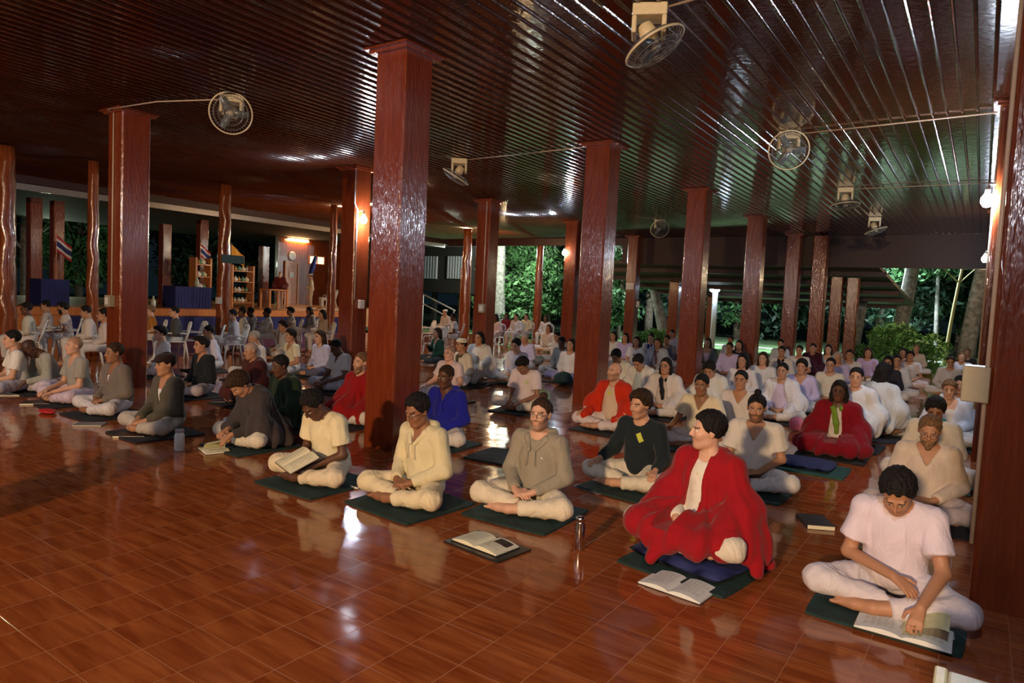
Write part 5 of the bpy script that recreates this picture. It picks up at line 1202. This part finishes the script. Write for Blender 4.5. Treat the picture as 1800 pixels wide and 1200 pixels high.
# wall clock, door, louvred window
q = at(515, 450, -27.0); e = empty('wall_clock', (-27.075, float(q[1]), float(q[2]))); tag(e, 'round pale wall clock above the orange door on the stage', 'clock')
R90 = Matrix.Rotation(math.pi / 2, 3, 'Y')
MB().lathe([(.20, 0), (.22, .02), (.20, .05), (.17, .05)], n=28).xf(R90).build('rim', M_PLA, e, smooth=True)
MB().lathe([(.175, .0), (.175, .045)], n=28).xf(R90).build('face', M_PAPER, e)
MB().box((.046, -.006, 0), (.050, .006, .12)).box((.046, 0, -.006), (.050, .08, .006)).build('hand', M_BLK, e)
a = at(502, 458, -27.0); b = at(527, 458, -27.0); e = empty('door', (-27.06, (float(a[1]) + float(b[1])) / 2, .82)); e.name = 'door_1'; tag(e, kind='structure')
L = (float(b[1]) - float(a[1])) / 2; H_ = float(a[2]) - .82
MB().box((-.02, -L + .1, 0), (.02, L - .1, H_ - .1)).build('door_leaf', M_DOORW, e)
MB().box((-.02, -L, 0), (.06, -L + .1, H_)).box((-.02, L - .1, 0), (.06, L, H_)).box((-.02, -L + .1, H_ - .1), (.06, L - .1, H_)).build('door_frame', M_DOORW, e)
for z0_, z1_ in ((.2, 1.0), (1.15, H_ - .3)):
    MB().box((.02, -L + .22, z0_), (.035, L - .22, z1_)).build('door_panel', M_DOORW, e, bevel=.01)
q = at(513, 483, -27.0); tag(MB().box((0, -.12, -.12), (.01, .12, .12)).box((.01, -.09, .02), (.015, .09, .07)).build('door_notice', M_PAPERW, loc=(-27.015, float(q[1]), float(q[2]))), 'small white notice fixed on the orange door', 'sign')
a = at(546, 450, -27.0); b = at(571, 450, -27.0); z1_ = float(a[2]); z0_ = z1_ - .34
wn = MB(); yy0, yy1 = float(a[1]), float(b[1])
nw = empty('window_1', (-27.08, (yy0 + yy1) / 2, (z0_ + z1_) / 2)); tag(nw, kind='structure')
Lw = (yy1 - yy0) / 2
MB().box((.0, -Lw - .05, -.22), (.05, Lw + .05, -.17)).box((.0, -Lw - .05, .17), (.05, Lw + .05, .22)).box((.0, -Lw - .05, -.17), (.05, -Lw, .17)).box((.0, Lw, -.17), (.05, Lw + .05, .17)).box((0, -.02, -.17), (.05, .02, .17)).build('window_frame', M_DOORW, nw)
MB().box((.005, -Lw, -.17), (.02, Lw, .17)).build('pane', glow('lit_window_pane', (1.0, .86, .66), 1.2), nw)
# warm tube lamp on the stage wall
q = at(525, 418, -27.0); tb = empty('tube_lamp', (-27.04, float(q[1]), float(q[2]) - .1)); tag(tb, 'warm glowing tube lamp high on the panelled wall above the clock', 'lamp')
MB().tube([(.06, -.55, -.03), (.06, .55, -.03)], .028, 12).build('tube', glow('warm_tube', (1.0, .56, .24), 150), tb, smooth=True)
MB().box((-.04, -.62, 0), (.04, .62, .05)).build('fitting', M_PLA, tb)
# flags and banner
def flag(px, py, X, w, h_, stripes, label, rot=0.0, pole=.825):
    q = at(px, py, X); e = empty('flag', (float(q[0]), float(q[1]), float(q[2])), rot); tag(e, label, 'flag')
    n = len(stripes); nn = 10
    for k, (c, nm) in enumerate(stripes):
        V = []; F = []
        za, zb_ = h_ / 2 - h_ * k / n, h_ / 2 - h_ * (k + 1) / n
        for i in range(nn + 1):
            t = i / nn; yv = w * (t - .5); xv = .05 * math.sin(t * 7) * t; dz = -.75 * w * t
            V += [(xv, yv, za + dz), (xv, yv, zb_ + dz), (xv + .004, yv, za + dz), (xv + .004, yv, zb_ + dz)]
        for i in range(nn): a = 4 * i; F += [(a, a + 4, a + 5, a + 1), (a + 2, a + 3, a + 7, a + 6)]
        MB().add(V, F).build('stripe', plain(nm, c, .8), e)
    if pole: MB().tube([(0, -w / 2, pole - float(q[2])), (0, -w / 2, h_ * .6)], .012, 8).build('flagpole', M_DOORW, e)
RED, WHT, BLU = ((.40, .012, .02), 'flag_red'), ((.62, .58, .58), 'flag_white'), ((.02, .025, .16), 'flag_blue')
TRI = [RED, WHT, BLU, BLU, WHT, RED]
flag(112, 428, -22.6, .40, .46, TRI, 'small red, white and blue flag on the post at far left')
flag(361, 440, -22.4, .36, .44, TRI, 'small red, white and blue flag above the left shelf')
flag(480 + 335, 480, -16.0, .30, .34, TRI, 'small tricolour flag beside the reddish timber post', pole=.002)
flag(418, 440, -19.9, .45, .34, [((.60, .28, .02), 'flag_orange')], 'orange flag beside the teal sign on the round post')
q = at(411, 455, -14.8); tag(MB().box((-.02, -.25, -.10), (.02, .35, .10)).build('direction_sign', plain('teal_board', (.05, .12, .14), .6), loc=(-15.06, float(q[1]) + .1, float(q[2])), bevel=.01), 'teal board sticking out from the round timber post', 'sign')
e = empty('drape', (-24.5, float(at(549, 480, -24.5)[1]), 0)); q = at(549, 475, -24.5)
e.location = (-24.5, float(q[1]), float(q[2])); tag(e, 'slanting dark blue rolled flag left of the bright window', 'flag')
MB().tube([(0, -.18, -.35), (0, .0, .1), (0, .16, .62)], [.05, .12, .06], 10).build('fabric', M_BLUEC, e, smooth=True)
MB().tube([(0, -.30, .83 - float(q[2])), (0, .17, .72)], .015, 8).build('flagpole', M_DOORW, e, smooth=True)
# ================================================================== outside: building with louvres, stair, trees
e = empty('dark_house', (-26.5, 30.0, -.35)); tag(e, 'dark wooden house beyond the hall with pale vertical louvres', 'building')
MB().box((-4.5, 0, 2.1), (2.9, 6, 6.0)).build('wall', plain('house_wood', (.012, .010, .011), .8), e)
MB().add([(-5.4, -1.4, 5.6), (3.6, -1.4, 5.6), (3.6, 7, 5.6), (-5.4, 7, 5.6), (-4, 3, 8.4), (2.4, 3, 8.4)], [(0, 1, 5, 4), (1, 2, 5), (2, 3, 4, 5), (3, 0, 4), (0, 3, 2, 1)]).build('roof', plain('house_roof', (.03, .02, .02), .9), e)
for k in range(4): MB().box((-4 + 2 * k - .12, .3, 0), (-4 + 2 * k + .12, .55, 2.1)).build('stilt', plain('house_wood', (.012, .010, .011), .8), e)
for pl, pr in ((741, 768), (786, 812)):
    a = on_y(pl, 450, 29.9); b = on_y(pr, 490, 29.9)
    x0, x1 = float(a[0]) + 26.5, float(b[0]) + 26.5
    w_ = MB(); n = 6
    for k in range(n):
        x = x0 + (x1 - x0) * (k + .5) / n; w_.box((x - .05, -.10, float(b[2]) + .35), (x + .05, -.02, float(a[2]) + .35))
    w_.build('louvre_window', plain('pale_slats', (.34, .36, .42), .7), e)
a = on_y(742, 516, 24.5); b = on_y(800, 546, 24.5)
e = empty('stair_rail', (0, 0, 0)); tag(e, 'pale metal handrails sloping down beside the dark house', 'railing')
for dz, nm in ((0, 'upper_rail'), (-.45, 'lower_rail')):
    MB().tube([(a[0], a[1], a[2] + dz), (b[0], b[1], b[2] + dz)], .028, 8).build(nm, plain('pale_metal', (.5, .5, .52), .4), e, smooth=True)
for t in (0.04, .96):
    x, y, z = a + (b - a) * t; MB().tube([(x, y, -.36), (x, y, z)], .025, 8).build('baluster', plain('pale_metal', (.5, .5, .52), .4), e, smooth=True)
# floodlight post
q = on_y(1258, 510, 29.0); e = empty('floodlight_post', (float(q[0]), 29.0, -.36)); tag(e, 'white garden post with two bright floodlights, right of the third column', 'lamp')
MB().tube([(0, 0, 0), (0, 0, float(q[2]) + .3)], .11, 14).build('pole', plain('white_post', (.62, .68, .72), .5), e, smooth=True)
for dx in (-.10, .12): MB().lathe([(.02, -.08), (.09, -.04), (.09, .04), (.03, .08)], n=12).xf(None, (dx, -.16, float(q[2]) + .36)).build('floodlight', glow('flood_glow', (.75, .88, 1.0), 60), e, smooth=True)
def tree(x, y, H_, label, r0=.22, crown=(2.2, 2.6), zc_=6.0, nleaf=2600, leaf=M_LEAF, bark=M_BARKD, bend=(0, 0), ls=.16, blobs=7, seed=1, low=None):
    rs = np.random.default_rng(seed); e = empty('tree', (x, y, -.36)); tag(e, label, 'tree')
    pts = []; rr = []
    for i in range(9):
        t = i / 8; pts.append((bend[0] * t + .12 * math.sin(3 * t + seed), bend[1] * t, H_ * t)); rr.append(r0 * (1.15 - .6 * t))
    m = MB().tube(pts, rr, 12)
    for k in range(5):
        t = .5 + .1 * k; b0 = Vector(pts[int(8 * t)]); an = k * 2.4 + seed; L_ = 1.6 + .5 * (k % 2)
        m.tube([b0, b0 + Vector((math.cos(an) * L_ * .5, math.sin(an) * L_ * .5, L_ * .5)), b0 + Vector((math.cos(an) * L_, math.sin(an) * L_, L_ * .8))], [r0 * .4, r0 * .28, r0 * .12], 7)
    m.build('trunk', bark, e, smooth=True)
    cs = []
    for k in range(blobs):
        an = rs.uniform(0, 6.28); rad = crown[0] * rs.uniform(.15, .85); cs.append((bend[0] + rad * math.cos(an), bend[1] + rad * math.sin(an), zc_ + rs.uniform(-.6, .6) * crown[1], crown[0] * rs.uniform(.35, .6)))
    if low:
        for (lx, lz, lr) in low: cs.append((lx, -.5, lz, lr))
    foliage(e, cs, nleaf, ls, leaf, rs)
    return e
def foliage(e, cs, n, ls, mat, rs):
    cs = np.array(cs); k = rs.integers(0, len(cs), n); d = rs.normal(size=(n, 3)); d /= np.linalg.norm(d, axis=1)[:, None]
    c = cs[k, :3] + d * (cs[k, 3] * rs.uniform(.55, 1.0, n))[:, None] * np.array((1, 1, .75))
    u = rs.normal(size=(n, 3)); u /= np.linalg.norm(u, axis=1)[:, None]; w = np.cross(u, rs.normal(size=(n, 3))); w /= np.linalg.norm(w, axis=1)[:, None]
    s = (ls * rs.uniform(.6, 1.3, n))[:, None]; nn = np.cross(u, w)
    V = np.stack([c - u * s, c + w * s * .38 + nn * s * .12, c + u * s, c - w * s * .38 + nn * s * .12], 1).reshape(-1, 3)
    F = np.arange(n * 4).reshape(-1, 4)
    me = np_mesh('foliage', V.astype(np.float32), F); o = link('foliage', me, mat, e); return o
def bush(px, base_py, Y, w, h_, label, leaf=M_LEAF, n=900, seed=1, ls=.13):
    q = on_y(px, base_py, Y); e = empty('bush', (float(q[0]), Y, -.36)); tag(e, label, 'bush'); rs = np.random.default_rng(seed)
    cs = [(rs.uniform(-w, w) * .6, rs.uniform(-.5, .5), h_ * rs.uniform(.3, .8), h_ * .42) for _ in range(7)]
    st = MB()
    for k in range(4): st.tube([(0, 0, 0), (cs[k][0] * .6, cs[k][1], cs[k][2])], [.03, .015], 6)
    st.build('stem', M_BARKD, e); foliage(e, cs, n, ls, leaf, rs)
def tx(px, Y, py=520): return float(on_y(px, py, Y)[0])
tree(tx(878, 30), 30, 10, 'pale smooth trunk tree at the left edge of the greenery gap', r0=.34, bark=M_BARK, zc_=8.5, crown=(3, 2), nleaf=2500, seed=3)
tree(tx(915, 34), 34, 7, 'leafy tree filling the gap left of the slim timber post', r0=.15, zc_=3.3, crown=(3.3, 3.2), nleaf=10000, blobs=20, leaf=M_LEAF, seed=4)
tree(tx(968, 33), 33, 7, 'feathery tree between the slim post and the second bulb', r0=.12, zc_=3.4, crown=(2.6, 3.0), nleaf=8000, blobs=16, seed=5, bark=M_BARK)
tree(tx(1090, 34), 34, 7, 'tree with bright leaves beside the second column', r0=.12, zc_=3.2, crown=(2.4, 2.8), nleaf=6000, blobs=14, seed=6)
tree(tx(1175, 31), 31, 6.5, 'leaning pale trunk between the second and third columns', r0=.26, bark=M_BARK, bend=(-2.0, 0), zc_=6.2, crown=(2.6, 1.4), nleaf=2600, seed=7)
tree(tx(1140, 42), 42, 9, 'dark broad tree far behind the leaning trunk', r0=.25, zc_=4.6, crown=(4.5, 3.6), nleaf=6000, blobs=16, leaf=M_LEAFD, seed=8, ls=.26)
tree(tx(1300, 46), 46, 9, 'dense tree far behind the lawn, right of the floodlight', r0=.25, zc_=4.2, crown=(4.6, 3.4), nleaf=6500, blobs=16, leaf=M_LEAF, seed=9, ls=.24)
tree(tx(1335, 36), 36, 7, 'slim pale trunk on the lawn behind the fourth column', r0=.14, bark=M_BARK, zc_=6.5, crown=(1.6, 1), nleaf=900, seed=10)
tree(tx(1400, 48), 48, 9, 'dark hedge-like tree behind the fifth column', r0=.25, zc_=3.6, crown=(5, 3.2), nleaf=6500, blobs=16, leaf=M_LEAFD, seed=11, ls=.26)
tree(tx(1506, 32), 32, 7.5, 'forked pale trunk right of the brown far column', r0=.24, bark=M_BARK, bend=(.5, 0), zc_=6.6, crown=(2.2, 1.4), nleaf=1800, seed=12)
tree(tx(1575, 33), 33, 9, 'tall grey leaning trunk in the right-hand opening', r0=.30, bark=M_BARK, bend=(.9, 0), zc_=7.0, crown=(3.4, 1.8), nleaf=4200, blobs=10, leaf=M_LEAF, seed=13)
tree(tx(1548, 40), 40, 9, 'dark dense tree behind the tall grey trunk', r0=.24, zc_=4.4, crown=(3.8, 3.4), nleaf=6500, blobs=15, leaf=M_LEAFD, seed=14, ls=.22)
tree(tx(1650, 38), 38, 8, 'thin pale stems in the right-hand opening', r0=.10, bark=M_BARK, zc_=6.0, crown=(3.2, 2.0), nleaf=5200, blobs=12, leaf=M_LEAF, seed=15, ls=.18)
tree(tx(1672, 34), 34, 7, 'slanting yellowish stem in the right-hand opening', r0=.07, bark=plain('yellow_stem', (.36, .32, .16), .8), bend=(.7, 0), zc_=6.2, crown=(2.0, 1.2), nleaf=1400, seed=16)
tree(tx(1712, 31), 31, 8, 'grey trunk beside the right-hand bulb', r0=.28, bark=M_BARK, bend=(.5, 0), zc_=6.4, crown=(2.8, 1.6), nleaf=3000, blobs=8, seed=17)
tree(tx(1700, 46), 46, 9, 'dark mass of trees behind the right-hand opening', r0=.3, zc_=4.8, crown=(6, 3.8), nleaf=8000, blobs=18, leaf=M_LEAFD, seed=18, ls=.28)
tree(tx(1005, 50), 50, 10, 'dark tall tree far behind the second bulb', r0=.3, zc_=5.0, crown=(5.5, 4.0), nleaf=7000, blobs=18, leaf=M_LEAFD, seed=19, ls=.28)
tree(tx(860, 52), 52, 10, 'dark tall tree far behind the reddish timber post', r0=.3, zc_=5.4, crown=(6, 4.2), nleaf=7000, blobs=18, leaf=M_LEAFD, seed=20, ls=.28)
q = on_x(45, 460, -34); tree(-34, float(q[1]), 6, 'pale trunk seen at the far left beyond the stage', r0=.22, bark=M_BARK, zc_=5.5, crown=(2.2, 1.6), nleaf=1600, seed=21)
q = on_x(140, 460, -44); tree(-44, float(q[1]), 7, 'green tree seen past the flag at far left', r0=.2, zc_=3.6, crown=(3.2, 2.4), nleaf=3800, blobs=9, leaf=M_LEAF, seed=22, ls=.2)
q = on_x(95, 460, -52); tree(-52, float(q[1]), 8, 'dark tree mass beyond the left side', r0=.25, zc_=5.0, crown=(5.5, 4), nleaf=6000, blobs=14, leaf=M_LEAFD, seed=23, ls=.28)
q = on_x(300, 460, -50); tree(-50, float(q[1]), 8, 'dark tree beyond the stage, right of the first column', r0=.25, zc_=5.0, crown=(5.5, 4), nleaf=6000, blobs=14, leaf=M_LEAFD, seed=24, ls=.28)
q = on_x(430, 460, -50); tree(-50, float(q[1]), 8, 'dark tree beyond the stage behind the shelves', r0=.25, zc_=5.0, crown=(5.5, 4), nleaf=6000, blobs=14, leaf=M_LEAFD, seed=25, ls=.28)
bush(1600, 600, 27.5, 1.3, 1.6, 'bright green shrub in the right-hand opening', M_LEAFB, 1500, 31)
bush(1550, 600, 30, 1.2, .9, 'low shrub left of the tall grey trunk', M_LEAF, 800, 32)
bush(1650, 630, 27.0, 2.0, .45, 'low hedge behind the aisle end', M_LEAFB, 1400, 33)
bush(1140, 580, 29, .9, .9, 'small bright shrub between the second and third columns', M_LEAFB, 900, 34)
bush(920, 560, 29, 1.2, 1.4, 'rounded shrub at the roof edge left of the slim post', M_LEAF, 1300, 35)
bush(1152, 590, 29, .9, .5, 'sparse low shrub before the leaning trunk', M_LEAF, 500, 36)
